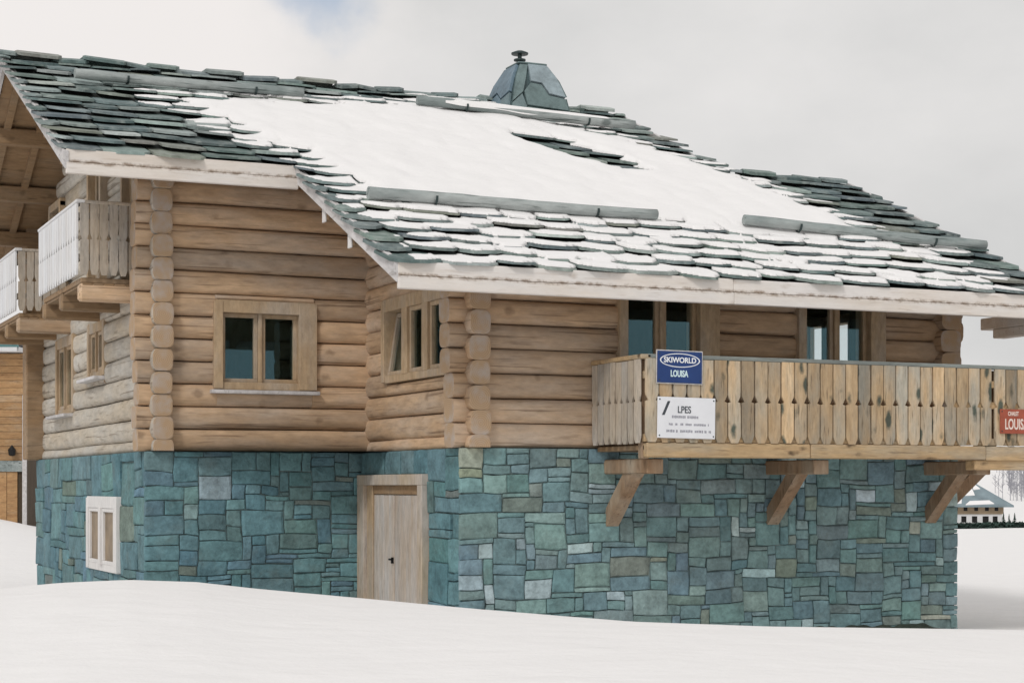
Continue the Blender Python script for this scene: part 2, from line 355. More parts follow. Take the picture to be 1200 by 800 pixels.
# ------------------------------------------------------------------ the chalet
ch = empty('chalet'); tag(ch, 'timber log chalet on a blue-green stone base under a snowy slate roof', 'chalet')
XA, YC, XR, YB = -3.0, 3.6, 7.3, 12.4         # left wall, recessed front wall, right wall, back wall
ZS = 2.5                                      # top of the stone storey
SL = .445
def P(y): return 4.58 + SL * (y + 1.0)        # roof plane
class Wall:
    def __init__(s, o, a, n): s.o = Vector((*o, 0)); s.a = Vector((*a, 0)); s.n = Vector((*n, 0))
    def pt(s, u, z, out=0.0): return s.o + s.a * u + s.n * out + Vector((0, 0, z))
    def rz(s): return math.atan2(s.a.y, s.a.x)
WB = Wall((0, 0), (1, 0), (0, -1)); WC = Wall((XA, YC), (1, 0), (0, -1))
WD = Wall((0, YC), (0, -1), (-1, 0)); WA = Wall((XA, YB), (0, -1), (-1, 0)); WR = Wall((XR, 0), (0, 1), (1, 0))

# ---- stone base
mb = MB()
out = [(XA, YC), (0, YC), (0, 0), (XR, 0), (XR, YB), (XA, YB)]; i_ = .018
ins = [(XA + i_, YC + i_), (i_, YC + i_), (i_, i_), (XR - i_, i_), (XR - i_, YB - i_), (XA + i_, YB - i_)]
k = len(ins); vs = [(x, y, -.5) for x, y in ins] + [(x, y, ZS) for x, y in ins]
mb.add(vs, [(i, (i + 1) % k, k + (i + 1) % k, k + i) for i in range(k)] + [(6, 7, 8, 9), (6, 9, 10, 11)])
base = mb.build('stone_base', M['mortar'], ch)
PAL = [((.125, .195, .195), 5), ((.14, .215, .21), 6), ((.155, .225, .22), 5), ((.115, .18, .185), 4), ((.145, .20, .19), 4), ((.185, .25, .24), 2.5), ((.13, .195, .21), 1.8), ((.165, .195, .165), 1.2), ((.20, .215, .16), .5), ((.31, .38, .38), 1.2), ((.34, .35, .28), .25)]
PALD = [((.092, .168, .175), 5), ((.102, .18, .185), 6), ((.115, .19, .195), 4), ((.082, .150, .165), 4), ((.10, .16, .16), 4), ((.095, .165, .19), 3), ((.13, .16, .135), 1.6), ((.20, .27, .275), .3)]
def pick(pal, tone=(1.2, 1.26, 1.33)):
    t = rnd.random() * sum(w for _, w in pal)
    for c, w_ in pal:
        t -= w_
        if t <= 0: break
    j = rnd.uniform(.88, 1.12); return tuple(max(.01, x * j * rnd.uniform(.95, 1.05) * k) for x, k in zip(c, tone))
def pack(r, cell, big, out):
    """fill a rectangle with random-sized blocks so that no joint runs far"""
    x0, x1, z0, z1 = r; nx, nz = max(1, round((x1 - x0) / cell)), max(1, round((z1 - z0) / cell)); cx, cz = (x1 - x0) / nx, (z1 - z0) / nz
    occ = np.full((nz, nx), -1); n_id = 0
    for a in range(nz):
        for b in range(nx):
            if occ[a, b] >= 0: continue
            t = rnd.random()
            w_, h_ = (rnd.randint(5, 9), rnd.randint(3, 5)) if t < .34 * big else (rnd.randint(4, 9), rnd.randint(2, 3)) if t < .74 else (rnd.randint(4, 11), 1) if t < .88 else (rnd.randint(2, 4), rnd.randint(2, 4))
            free = 0
            while b + free < nx and occ[a, b + free] < 0: free += 1
            h_ = min(h_, nz - a)
            if nz - a - h_ == 1: h_ += 1
            if w_ >= free - 1: w_ = free if free <= 9 else free - rnd.randint(3, 5)
            elif a:                                       # keep joints from running on above each other
                for step in (0, 1, -1, 2, -2):
                    c = b + w_ + step
                    if 2 <= w_ + step <= free - 2 and occ[a - 1, c] == occ[a - 1, c - 1]: w_ += step; break
            if w_ == free and free > 3 and h_ > 1 and rnd.random() < .6: h_ -= 1
            occ[a:a + h_, b:b + w_] = n_id; n_id += 1
            out.append((x0 + b * cx, x0 + (b + w_) * cx, z0 + a * cz, z0 + (a + h_) * cz))
def warp(u, z, s=0.0):
    return (u + .030 * mnoise.noise(Vector((u * 1.3, z * 1.9, s))) + .016 * mnoise.noise(Vector((u * 4.1, z * 4.1, s + 7))),
            z + .040 * mnoise.noise(Vector((u * 1.1, z * 1.4, s + 3))) + .018 * mnoise.noise(Vector((u * 3.7, z * 3.7, s + 11))))
def stone_mesh(mb, wall, r, tint, dev):
    x0, x1, z0, z1 = r; g_ = rnd.uniform(-.001, .002); edge_ = [rnd.uniform(0, .005) * rnd.random() for _ in range(4)]
    lim = wall_lim[id(wall)]
    def wp(u, z):
        k = min(1, (u - lim[0]) / .15, (lim[1] - u) / .15, (z - lim[2]) / .15, (lim[3] - z) / .15); k = max(0, k)
        for (a, b, c, d) in lim[4:]: k = min(k, max(0, max(a - u, u - b, c - z, z - d) / .15))
        a, b = warp(u, z, lim[0] * 3.1); return u + (a - u) * k, z + (b - z) * k
    w_, h_ = x1 - x0, z1 - z0; q = []
    ring = [(x0, z0), (x0 + w_ * rnd.uniform(.35, .65), z0), (x1, z0), (x1, z0 + h_ * rnd.uniform(.35, .65)), (x1, z1), (x1 - w_ * rnd.uniform(.35, .65), z1), (x0, z1), (x0, z1 - h_ * rnd.uniform(.35, .65))]
    mx_, mz_ = (x0 + x1) / 2, (z0 + z1) / 2
    for i_, (u, z) in enumerate(ring):
        a, b = wp(u, z); gu = g_ + edge_[0] + rnd.uniform(0, .005); gz = g_ + edge_[1] + rnd.uniform(0, .004)
        if i_ % 2 == 0: gu += rnd.uniform(0, .009); gz += rnd.uniform(0, .007)
        if i_ in (1, 5): gu = 0
        if i_ in (3, 7): gz = 0
        q.append((a + (gu if u < mx_ else -gu), b + (gz if z < mz_ else -gz)))
    n_ = len(q); p_ = rnd.uniform(0, dev); cx = sum(a for a, _ in q) / n_; cz = sum(b for _, b in q) / n_
    tx, tz = rnd.uniform(-.03, .03), rnd.uniform(-.04, .04)
    vs = [wall.pt(u, z, -.04) for u, z in q]; e = rnd.uniform(.006, .014)
    vs += [wall.pt(u, z, p_ - e + tx * (u - cx) + tz * (z - cz)) for u, z in q]
    s_ = .90
    vs += [wall.pt(cx + (u - cx) * s_ + (-.006 if u > cx else .006), cz + (z - cz) * s_, p_ + tx * (u - cx) + tz * (z - cz) + rnd.uniform(-.005, .005)) for u, z in q]
    vs.append(wall.pt(cx, cz, p_ + rnd.uniform(0, .012)))
    fs = []
    for i in range(n_):
        k = (i + 1) % n_; fs += [(i, k, n_ + k, n_ + i), (n_ + i, n_ + k, 2 * n_ + k, 2 * n_ + i), (2 * n_ + i, 2 * n_ + k, 3 * n_)]
    mb.add(vs, fs, tint)
stones = []; wall_lim = {}
def stone_wall(wall, rects, cell, big, pal, dev, holes=()):
    wall_lim[id(wall)] = (min(r[0] for r in rects), max(r[1] for r in rects), -.3, 2.5, *holes)
    for R_ in rects:
        o = []; pack(R_, cell, big, o)
        for r in o:
            c_ = wall.pt((r[0] + r[1]) / 2, (r[2] + r[3]) / 2); a, b = proj(wall.pt(r[0], r[2])), proj(wall.pt(r[1], r[3]))
            vis = 1 if min(a[1], b[1]) < crest_y(min(max(a[0], 0), 1200)) and wall is not WR else 0
            stones.append((vis * abs((b[0] - a[0]) * (b[1] - a[1])), wall, r, pick(pal), dev))
stone_wall(WB, [(-.03, 7.33, -.2, 2.5)], .062, 1.0, PAL, .02)
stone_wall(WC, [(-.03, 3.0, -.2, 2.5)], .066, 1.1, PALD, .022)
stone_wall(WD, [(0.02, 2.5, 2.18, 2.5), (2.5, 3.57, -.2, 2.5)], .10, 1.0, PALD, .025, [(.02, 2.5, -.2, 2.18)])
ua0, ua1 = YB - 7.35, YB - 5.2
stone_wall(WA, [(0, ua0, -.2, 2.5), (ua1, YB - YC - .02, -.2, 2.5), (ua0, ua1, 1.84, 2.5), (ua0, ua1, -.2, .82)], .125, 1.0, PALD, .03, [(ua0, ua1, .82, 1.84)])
stone_wall(WR, [(0.06, YB, -.2, 2.5)], .15, 1.0, PAL, .008)
stones.sort(key=lambda s: -s[0])
for s_ in stones[:300]:
    mb = MB(); stone_mesh(mb, *s_[1:]); mb.build('stone', M['stone'], base)
mb = MB()
for s_ in stones[300:]: stone_mesh(mb, *s_[1:])
tag(mb.build('stones', M['stone'], base), kind='stuff')

# ---- logs
def log_mesh(Lg, h=.305, d=.335, seg=16, half=False, knots=True):
    mb = MB(); n_ = max(3, int(Lg / .35)); ph = [rnd.uniform(0, 6.28) for _ in range(4)]
    rings = []; tap = rnd.uniform(-.015, .015)
    for i in range(n_ + 1):
        x = Lg * i / n_; ring = []
        k = 1 + tap * (i / n_ - .5) * 2 + .012 * math.sin(x * 2.1 + ph[0]) + rnd.uniform(-.008, .008)
        oy = .008 * math.sin(x * 1.1 + ph[1]); oz = .006 * math.sin(x * 1.4 + ph[2])
        for j in range(seg):
            a = 2 * math.pi * (j + .5) / seg; ca, sa = math.cos(a), math.sin(a); p = .56
            y = math.copysign(abs(ca) ** p, ca) * d / 2 * k + oy + rnd.uniform(-.003, .003); z = math.copysign(abs(sa) ** p, sa) * h / 2 * k
            z = max(-h / 2 * .97, min(h / 2 * .97, z + oz))
            if half and z < -h * .02: z = -h * .02
            ring.append((x, y, z))
        rings.append(ring)
    vs = [p for r in rings for p in r]
    fs = [(i * seg + j, i * seg + (j + 1) % seg, (i + 1) * seg + (j + 1) % seg, (i + 1) * seg + j) for i in range(n_) for j in range(seg)]
    mb.add(vs, fs, None, 0); o_ = len(vs)
    # slightly domed sawn ends
    for e, ring, sx in ((0, rings[0], -.004), (1, rings[-1], .004)):
        cx = sum(p[1] for p in ring) / seg; cz = sum(p[2] for p in ring) / seg
        inner = [(p[0] + sx, cx + (p[1] - cx) * .92, cz + (p[2] - cz) * .92) for p in ring]
        vs2 = list(ring) + inner + [(ring[0][0] + sx * 1.3, cx, cz)]
        fs2 = [(j, (j + 1) % seg, seg + (j + 1) % seg, seg + j) for j in range(seg)] + [(seg + j, seg + (j + 1) % seg, 2 * seg) for j in range(seg)]
        mb.add(vs2, fs2, None, 1)
    return mb
LOGN = [0]
def lay_log(wall, u0, u1, z, parent, mat, half=False, h=.305):
    if u1 - u0 < .12: return
    side = wall in (WA, WD); mb = log_mesh(u1 - u0, h=h, half=half, d=.275 if side else .335); me = mb.mesh('log', [mat, M['end']], smooth=False)
    for p in me.polygons: p.use_smooth = p.material_index == 0
    p = wall.pt(u0, z, -.195 if side else -.17)
    link('log', me, parent, p, wall.rz())
def cut(u0, u1, z, openings, h=.15):
    segs = [(u0, u1)]
    for a, b, c, d in openings:
        if z + h * .75 > c and z - h * .75 < d:
            ns = []
            for s, e in segs:
                if b <= s or a >= e: ns.append((s, e)); continue
                if a - s > .1: ns.append((s, a))
                if e - b > .1: ns.append((b, e))
            segs = ns
    return segs
def lining(wall, u0, u1, z0, z1, openings, depth=.36, top=None):
    """plank lining behind the logs with the openings left free"""
    us = sorted({u0, u1, *[x for o in openings for x in o[:2] if u0 < x < u1]}); zs = sorted({z0, z1, *[x for o in openings for x in o[2:] if z0 < x < z1]})
    mb = MB()
    for a, b in zip(us, us[1:]):
        for c, d in zip(zs, zs[1:]):
            if any(o[0] < (a + b) / 2 < o[1] and o[2] < (c + d) / 2 < o[3] for o in openings): continue
            mb.hexa([wall.pt(a, c, -depth), wall.pt(b, c, -depth), wall.pt(b, c, -depth - .05), wall.pt(a, c, -depth - .05), wall.pt(a, d, -depth), wall.pt(b, d, -depth), wall.pt(b, d, -depth - .05), wall.pt(a, d, -depth - .05)])
    return mb.build('log_wall', M['lining'], ch)
def infill(wall, z, openings, parent, mat):
    # trimmed pieces of a course above and below an opening
    for a, b, c, d in openings:
        if z + .1126 > c and z - .1126 < d:
            for lo, hi in ((z - .15, min(c - .03, z + .15)), (max(d + .06, z - .15), z + .15)):
                if hi - lo > .035: lay_log(wall, a - .02, b + .02, (lo + hi) / 2, parent, mat, h=hi - lo)
# openings (u0,u1,z0,z1) in wall coordinates
OB = [(2.16, 3.50, 3.30, 4.55), (4.79, 6.06, 3.30, 4.55)]
OC = [(XA * -1 - 2.05, 3.0 - .72, 3.36, 4.46)]
OD = [(YC - 2.80, YC - .42, 3.44, 4.46)]
OA = [(YB - 7.95, YB - 6.75, 3.70, 4.46), (YB - 10.75, YB - 9.25, 3.24, 4.42), (YB - 5.05, YB - 4.30, 4.90, 6.55), (YB - 7.5, YB - 6.55, 4.90, 6.9), (YB - 10.9, YB - 9.9, 4.90, 6.7)]
OR = [(1.95, 4.9, 3.30, 4.56)]
lw = lining(WB, .2, XR - .2, ZS, 4.9, OB)
for kx in range(8):
    z = ZS + .15 + .3 * kx
    for a, b in cut(-.09 - rnd.uniform(0, .07), XR + .08 + rnd.uniform(0, .06), z, OB): lay_log(WB, a, b, z, lw, M['log'])
    infill(WB, z, OB, lw, M['log'])
lw = lining(WC, .2, 3.3, ZS, 6.3, OC)
for kx in range(13):
    z = ZS + .15 + .3 * kx
    for a, b in cut(-.09 - rnd.uniform(0, .07), 3.30, z, OC): lay_log(WC, a, b, z, lw, M['log'])
    infill(WC, z, OC, lw, M['log'])
def under(z): return (z + .15 + .14 - 4.58) / SL - 1.0     # y where the roof clears the log top
lw = lining(WD, .1, YC - .2, ZS, 5.0, OD)
lay_log(WD, -.1, YC + .12, ZS + .01, lw, M['log'], half=True)
for kx in range(1, 13):
    z = ZS + .3 * kx; ymin = max(-.09 - rnd.uniform(0, .06), under(z))
    if ymin > YC - .3: break
    for a, b in cut(-.1, YC - ymin, z, OD): lay_log(WD, a, b, z, lw, M['log'])
    infill(WD, z, OD, lw, M['log'])
lw = lining(WA, .2, YB - YC - .2, ZS, 6.4, OA)
lay_log(WA, 0, YB - YC + .12, ZS + .01, lw, M['log_grey'], half=True)
for kx in range(1, 20):
    z = ZS + .3 * kx; ymin = max(YC - .09 - rnd.uniform(0, .06), under(z)); ymax = min(YB, 15.9 - under(z))
    if ymax - ymin < .4: break
    for a, b in cut(YB - ymax, YB - ymin, z, OA): lay_log(WA, a, b, z, lw, M['log_grey'])
    infill(WA, z, OA[:2], lw, M['log_grey'])
lw = lining(WR, .2, 8.4, ZS, 4.75, OR, depth=.34)
for kx in range(1, 12):
    z = ZS + .3 * kx
    for a, b in cut(max(-.12, under(z)), 8.5, z, OR): lay_log(WR, a, b, z, lw, M['log'])
# back of the house, dark inside partitions
mb = MB(); mb.box((XA + .1, YB - .2, ZS), (XR - .1, YB, 6.4)); mb.box((5.1, 8.5, 4.9), (5.3, YB, 7)); mb.box((XA + .3, 8.4, ZS), (XR - .3, 8.5, 6.2)); mb.box((4.2, .6, ZS), (4.28, 8.4, 4.9)); mb.box((XA + .3, YC + .3, 4.72), (4.2, 8.4, 4.8)); mb.box((.35, .35, 4.72), (XR - .3, YC + .4, 4.8))
mb.build('inner_wall', M['lining'], ch)
# plank post closing the far left corner
mb = MB(); mb.bbox((XA - .22, YB - .3, ZS), (XA + .1, YB + .12, 6.6), .02); mb.build('corner_post', M['soffit'], ch)

# ---- windows
def wbox(mb, wall, u0, u1, z0, z1, o0, o1, bev=.006):
    s = MB(); s.bbox((u0, o0, z0), (u1, o1, z1), bev)
    mb.add([wall.pt(u, z, o) for u, o, z in s.v], s.f)
def window(wall, op, lights, casing=.11, sash=.055, depth=-.06, mat='frame', sill=True, tilt=None, label=None, curtain=False, right_casing=None, post=.05, po=.045, cd_=-.13):
    u0, u1, z0, z1 = op; rc = right_casing or casing
    f = MB()
    wbox(f, wall, u0 - .02, u1 + .02, z1 - .10, z1 + .07, -.30, po)
    wbox(f, wall, u0 - .02, u1 + .02, z0 - .03, z0 + .07, -.30, po - .015)
    wbox(f, wall, u0 - .05, u0 + .07, z0 - .02, z1 + .05, -.31, po + .01)
    wbox(f, wall, u1 - rc, u1 + .05, z0 - .02, z1 + .05, -.31, po + .01)
    win = f.build('window', M[mat], ch)
    if label: win['label'] = label
    a, b = u0 + .07, u1 - rc; c, d = z0 + .07, z1 - .10; n_ = lights; w_ = (b - a) / n_
    for i in range(n_):
        s0, s1 = a + w_ * i, a + w_ * (i + 1)
        if i: p = MB(); wbox(p, wall, s0 - post / 2, s0 + post / 2, c - .01, d + .01, depth - .1, depth + .045); p.build('mullion', M[mat], win)
        lo, hi = s0 + (post / 2 if i else 0), s1 - (post / 2 if i < n_ - 1 else 0)
        s = MB(); o0, o1 = depth - .06, depth + .008
        wbox(s, wall, lo, hi, d - sash, d, o0, o1); wbox(s, wall, lo, hi, c, c + sash, o0, o1)
        wbox(s, wall, lo, lo + sash, c + sash, d - sash, o0, o1); wbox(s, wall, hi - sash, hi, c + sash, d - sash, o0, o1)
        g = MB(); wbox(g, wall, lo + sash - .005, hi - sash + .005, c + sash - .005, d - sash + .005, depth - .036, depth - .028, .0005)
        if tilt is not None and i == tilt:
            piv = wall.pt(0, c, depth); th = math.radians(9)
            def rot(p):
                p = Vector(p); o_ = (p - piv).dot(wall.n); h_ = p.z - c; base_ = p - wall.n * o_ - Vector((0, 0, h_))
                return base_ + wall.n * (o_ * math.cos(th) - h_ * math.sin(th)) + Vector((0, 0, h_ * math.cos(th) + o_ * math.sin(th)))
            s.v = [rot(p) for p in s.v]; g.v = [rot(p) for p in g.v]
        s.build('sash', M[mat], win); g.build('pane', M['curtain' if curtain else 'glass'], win)
        if curtain:
            k = MB(); nn = 14
            for q in range(nn):
                ua, ub = lo + (hi - lo) * q / nn, lo + (hi - lo) * (q + 1) / nn
                oa, ob = cd_ - .006 * math.sin(q * 1.9), cd_ - .006 * math.sin((q + 1) * 1.9)
                k.hexa([wall.pt(ua, c, oa), wall.pt(ub, c, ob), wall.pt(ub, c, ob - .01), wall.pt(ua, c, oa - .01), wall.pt(ua, d, oa), wall.pt(ub, d, ob), wall.pt(ub, d, ob - .01), wall.pt(ua, d, oa - .01)])
            k.build('curtain', M['curtain'], win)
    if sill:
        s = MB(); wbox(s, wall, u0 - .10, u1 + .08, z0 - .085, z0 - .035, -.1, .10); s.build('sill', M['barge'], win)
    return win
window(WB, OB[0], 2, right_casing=.24, label='two-light window behind the blue sign')
window(WB, OB[1], 2, right_casing=.19, label='two-light window through which daylight shows')
window(WC, OC[0], 2, right_casing=.20, label='wide two-light window of the recessed front wall')
window(WD, OD[0], 3, post=.20, depth=-.055, tilt=0, sill=False, po=-.005, casing=.09, right_casing=.12, label='three-light window with its left sash tilted in')
window(WA, OA[0], 2, casing=.09, po=-.06, depth=-.10); window(WA, OA[1], 2, casing=.09, po=-.06, depth=-.10)
for q in OR: window(WR, q, 5, casing=.07, depth=-.30, post=.17, sash=.03, sill=False, label='row of lights in the right-hand wall')
window(WA, (ua0 + .02, ua1 - .02, .84, 1.82), 2, mat='whiteframe', depth=.05, po=.07, cd_=-.008, curtain=True, sill=False, right_casing=.16, post=.12, label='white-framed basement window with brown curtains')
def balcony_door(op):
    u0, u1, z0, z1 = op; f = MB()
    for a, b in ((u0 - .05, u0 + .06), (u1 - .06, u1 + .05)): wbox(f, WA, a, b, z0, z1, -.25, .04)
    wbox(f, WA, u0 - .05, u1 + .05, z1 - .08, z1 + .05, -.25, .035)
    d = f.build('balcony_door', M['frame'], ch)
    l = MB(); m_ = (u0 + u1) / 2
    for a, b in ((u0 + .06, u0 + .15), (u1 - .15, u1 - .06)): wbox(l, WA, a, b, z0, z1 - .08, -.13, -.07)
    wbox(l, WA, u0 + .15, u1 - .15, z0, z0 + .35, -.125, -.075); l.build('door_leaf', M['frame'], d)
    g_ = MB(); wbox(g_, WA, u0 + .145, u1 - .145, z0 + .345, z1 - .1, -.105, -.097, .0005); g_.build('pane', M['glass'], d)
for q in OA[2:]: balcony_door(q)

# ---- basement double door in the return wall
u0, u1, zt = YC - 3.62, YC - 1.10, 2.19
u0 = .04
f = MB(); wbox(f, WD, u0 - .02, u1, zt - .14, zt, -.12, .09); wbox(f, WD, u1 - .17, u1, -.2, zt - .14, -.12, .088); wbox(f, WD, u0 - .02, u0 + .24, -.2, zt - .14, -.12, .088)
dr = f.build('double_door', M['doorframe'], ch)
a, b = u0 + .24, u1 - .17; s = MB(); wbox(s, WD, a, a + .22, -.2, zt - .14, -.10, .035); s.build('jamb', M['frame'], dr)
a += .22; mid = a + (b - a) * .44
s = MB(); wbox(s, WD, a, b, zt - .26, zt - .14, -.10, .025); s.build('transom', M['soffit'], dr)
for a0, b0, n_ in ((a, mid, 4), (mid, b, 5)):
    s = MB(); wbox(s, WD, a0 + .005, b0 - .005, -.2, zt - .262, -.10, -.012); leaf = s.build('door_leaf', M['door'], dr)
    for i in range(n_):
        p = MB(); wp = (b0 - a0 - .02) / n_; wbox(p, WD, a0 + .01 + wp * i + .003, a0 + .01 + wp * (i + 1) - .003, -.19, zt - .268, -.013, .010 + rnd.uniform(-.003, .003), .006); p.build('plank', M['door'], leaf)
s = MB(); wbox(s, WD, mid - .05, mid - .02, 1.02, 1.10, .01, .045, .003); wbox(s, WD, mid - .12, mid - .02, 1.06, 1.085, .03, .055, .003); s.build('handle', M['iron'], dr)

# ---- roof: deck, boards, timbers
RX0, RX1, RM, RM1 = -4.2, 8.5, -1.2, 6.2                 # left rake, right rake, inner left rake, upper right rake
YE, YE2, YR, YW = -1.0, 2.75, 7.95, 4.28                 # lower eave, upper eave, ridge, ridge of the right wing
YBK, YWK = 13.2, 9.4
mb = MB(); T0, T1 = -.06, -.19
def slab(xs, y0, y1, z0, z1):
    a, b = xs; mb.hexa([(a, y0, z0 + T1), (b, y0, z0 + T1), (b, y1, z1 + T1), (a, y1, z1 + T1), (a, y0, z0 + T0), (b, y0, z0 + T0), (b, y1, z1 + T0), (a, y1, z1 + T0)]); mb.mi[-5] = 1
slab((RX0 + .05, RM1 - .02), YE2, YR, P(YE2), P(YR)); slab((RM + .05, RX1), YE, YE2 - .001, P(YE), P(YE2)); slab((RM1 - .019, RX1), YE2, YW, P(YE2), P(YW))
slab((RX0 + .05, RM1), YR + .001, YBK, P(YR), P(YR) - SL * (YBK - YR)); slab((RM1 - .8, RX1), YW + .001, YWK, P(YW) - .01, P(YW) - .01 - SL * (YWK - YW))
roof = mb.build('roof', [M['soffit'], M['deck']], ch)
def fascia(x0, x1, y, zt, zb):
    zm = zb + (zt - zb) * .47
    s = MB(); s.bbox((x0, y - .045, .004), (x1, y, zt - zm), .008); s.build('fascia_board', M['fascia'], roof, loc=(0, 0, zm))
    s = MB(); s.bbox((x0, y - .065, zb - zm), (x1, y - .002, 0), .010); s.build('fascia_board', M['fascia'], roof, loc=(0, 0, zm))
fascia(RM, 3.15, YE, P(YE) - .02, P(YE) - .335); fascia(3.153, RX1, YE, P(YE) - .022, P(YE) - .333)
fascia(RX0, RM, YE2, P(YE2) - .02, P(YE2) - .33)
def barge(x, y0, y1, z0, z1, d=.24, t=.05):
    s = MB(); s.hexa([(x - t, y0, z0 - d), (x, y0, z0 - d), (x, y1, z1 - d), (x - t, y1, z1 - d), (x - t, y0, z0 - .02), (x, y0, z0 - .02), (x, y1, z1 - .02), (x - t, y1, z1 - .02)])
    o = s.build('bargeboard', M['barge'], roof)
    s = MB(); s.hexa([(x - t - .022, y0, z0 - d * .55), (x - t, y0, z0 - d * .55), (x - t, y1, z1 - d * .55), (x - t - .022, y1, z1 - d * .55), (x - t - .022, y0, z0 - .015), (x - t, y0, z0 - .015), (x - t, y1, z1 - .015), (x - t - .022, y1, z1 - .015)])
    s.build('barge_trim', M['barge'], o)
barge(RX0 + .03, YE2 - .06, YR, P(YE2 - .06), P(YR)); barge(RX0 + .03, YR + .002, YBK, P(YR), P(YR) - SL * (YBK - YR))
barge(RM + .03, YE - .04, YE2 - .005, P(YE - .04), P(YE2)); barge(RX1 + .05, YE, YW, P(YE), P(YW)); barge(RX1 + .05, YW, YWK, P(YW), P(YW) - SL * (YWK - YW)); barge(RM1 + .06, YW, YR, P(YW), P(YR))
def Pb(y): return P(y) if y <= YR else P(YR) - SL * (y - YR)
for y in (YC + .1, 5.0, 6.5, YR, 9.4, 10.9, 12.2):
    s = MB(); s.bbox((RX0 + .12, y - .11, Pb(y) - .46), (XA + .4, y + .11, Pb(y) - .21), .015); s.build('purlin', M['soffit'], roof)
for x in (-3.45, -3.95):
    for ya, yb in ((YE2 + .05, YR - .02), (YR + .02, YBK - .05)):
        s = MB(); s.hexa([(x - .05, ya, Pb(ya) - .30), (x + .05, ya, Pb(ya) - .30), (x + .05, yb, Pb(yb) - .30), (x - .05, yb, Pb(yb) - .30), (x - .05, ya, Pb(ya) - .192), (x + .05, ya, Pb(ya) - .192), (x + .05, yb, Pb(yb) - .192), (x - .05, yb, Pb(yb) - .192)])
        s.build('rafter', M['soffit'], roof)
for y in (1.75, .75):                                     # purlin ends of the lower roof
    s = MB(); s.bbox((RM + .06, y - .10, P(y) - .42), (.3, y + .10, P(y) - .2), .012); s.build('purlin', M['soffit'], roof)
    s = MB(); s.bbox((RM + .035, y - .06, P(y) - .44), (RM + .059, y + .06, P(y) - .19), .005); s.build('purlin_cap', M['whiteframe'], roof)
for x in (-.55, .5, 1.6, 2.7, 3.8, 4.9, 6.0, 7.1):        # rafter tails behind the eave board
    s = MB(); s.hexa([(x - .05, YE + .03, P(YE) - .32), (x + .05, YE + .03, P(YE) - .32), (x + .05, .3, P(.3) - .32), (x - .05, .3, P(.3) - .32), (x - .05, YE + .03, P(YE) - .18), (x + .05, YE + .03, P(YE) - .18), (x + .05, .3, P(.3) - .192), (x - .05, .3, P(.3) - .192)])
    s.build('rafter', M['soffit'], roof)
# stepped wing beam at the right
s = MB(); s.bbox((7.88, -.95, 4.20), (8.12, .22, 4.36), .012); s.bbox((7.9, -.95, 4.07), (8.10, -.02, 4.198), .012); s.build('stepped_beam', M['fascia0'], roof)

# ---- slates
SP = (YE2 - .09 - (YE - .08)) / 10.0
def xlim(y):
    x0 = (RM - .09) if y < YE2 - .1 else RX0 - .10 - .05 * max(0, (y - 6.0))
    x1 = (RX1 + .06) if y < YW - .22 else 6.52 - .10 * max(0, y - YW)
    return x0, x1
MAINSNOW = [(-2.35, 5.95), (-1.95, 5.2), (-1.5, 4.0), (-1.1, 3.2), (-.85, 2.1), (-.72, 1.35), (-.5, 1.0), (2.0, .85), (4.4, .85), (5.6, .75), (6.9, .62), (6.95, 1.2), (6.85, 2.0), (6.65, 3.0), (6.42, 3.8), (6.05, 4.5), (5.62, 5.2), (5.4, 5.85), (4.5, 6.45), (3.9, 6.75), (3.6, 7.45), (2.8, 7.42), (1.6, 7.05), (.2, 6.55), (-1.0, 6.35)]
HOLE = [(3.12, 5.38), (3.25, 4.95), (3.45, 4.50), (3.75, 4.10), (4.15, 3.85), (4.5, 3.8), (4.45, 4.3), (4.2, 4.95), (3.8, 5.35)]
def sdist(poly, X, Y):
    """signed distance, positive inside"""
    d = np.full(X.shape, 1e9); inside = np.zeros(X.shape, bool); n_ = len(poly)
    for i in range(n_):
        ax, ay = poly[i]; bx, by = poly[(i + 1) % n_]; ex, ey = bx - ax, by - ay
        t = np.clip(((X - ax) * ex + (Y - ay) * ey) / (ex * ex + ey * ey), 0, 1)
        d = np.minimum(d, np.hypot(X - ax - t * ex, Y - ay - t * ey))
        cnd = ((ay > Y) != (by > Y)) & (X < ex * (Y - ay) / (ey if ey else 1e-9) + ax); inside ^= cnd
    return np.where(inside, d, -d)
GS = .03
GX = np.arange(-4.6, 8.75, GS); GY = np.arange(-1.25, 8.1, GS); XX, YY = np.meshgrid(GX, GY)
def fbm(scale, seed, oct_=4):
    rg = np.random.default_rng(seed); out = np.zeros(XX.shape); amp = 1.0; tot = 0
    for o in range(oct_):
        s = scale / 2 ** o; nx, ny = int((GX[-1] - GX[0]) / s) + 3, int((GY[-1] - GY[0]) / s) + 3
        grid = rg.uniform(-1, 1, (ny, nx)); fx = (XX - GX[0]) / s; fy = (YY - GY[0]) / s
        ix, iy = fx.astype(int), fy.astype(int); tx, ty = fx - ix, fy - iy; tx = tx * tx * (3 - 2 * tx); ty = ty * ty * (3 - 2 * ty)
        v = (grid[iy, ix] * (1 - tx) + grid[iy, ix + 1] * tx) * (1 - ty) + (grid[iy + 1, ix] * (1 - tx) + grid[iy + 1, ix + 1] * tx) * ty
        out += v * amp; tot += amp; amp *= .5
    return out / tot
DM = sdist(MAINSNOW, XX, YY) + .16 * fbm(.9, 1) ; DH = sdist(HOLE, XX, YY) + .06 * fbm(.4, 2)
DM = np.where(DH > -.25, np.minimum(DM, -DH * 2.2), DM)
H = np.zeros(XX.shape) + .0; FD = np.full(XX.shape, 9.0); AM = np.zeros(XX.shape)
slates = []
SPAL = [((.11, .15, .145), 5), ((.145, .19, .183), 5), ((.085, .12, .12), 3.5), ((.19, .235, .225), 4), ((.28, .33, .315), 3), ((.20, .21, .185), 1.3), ((.12, .155, .16), 3), ((.38, .42, .40), 1)]
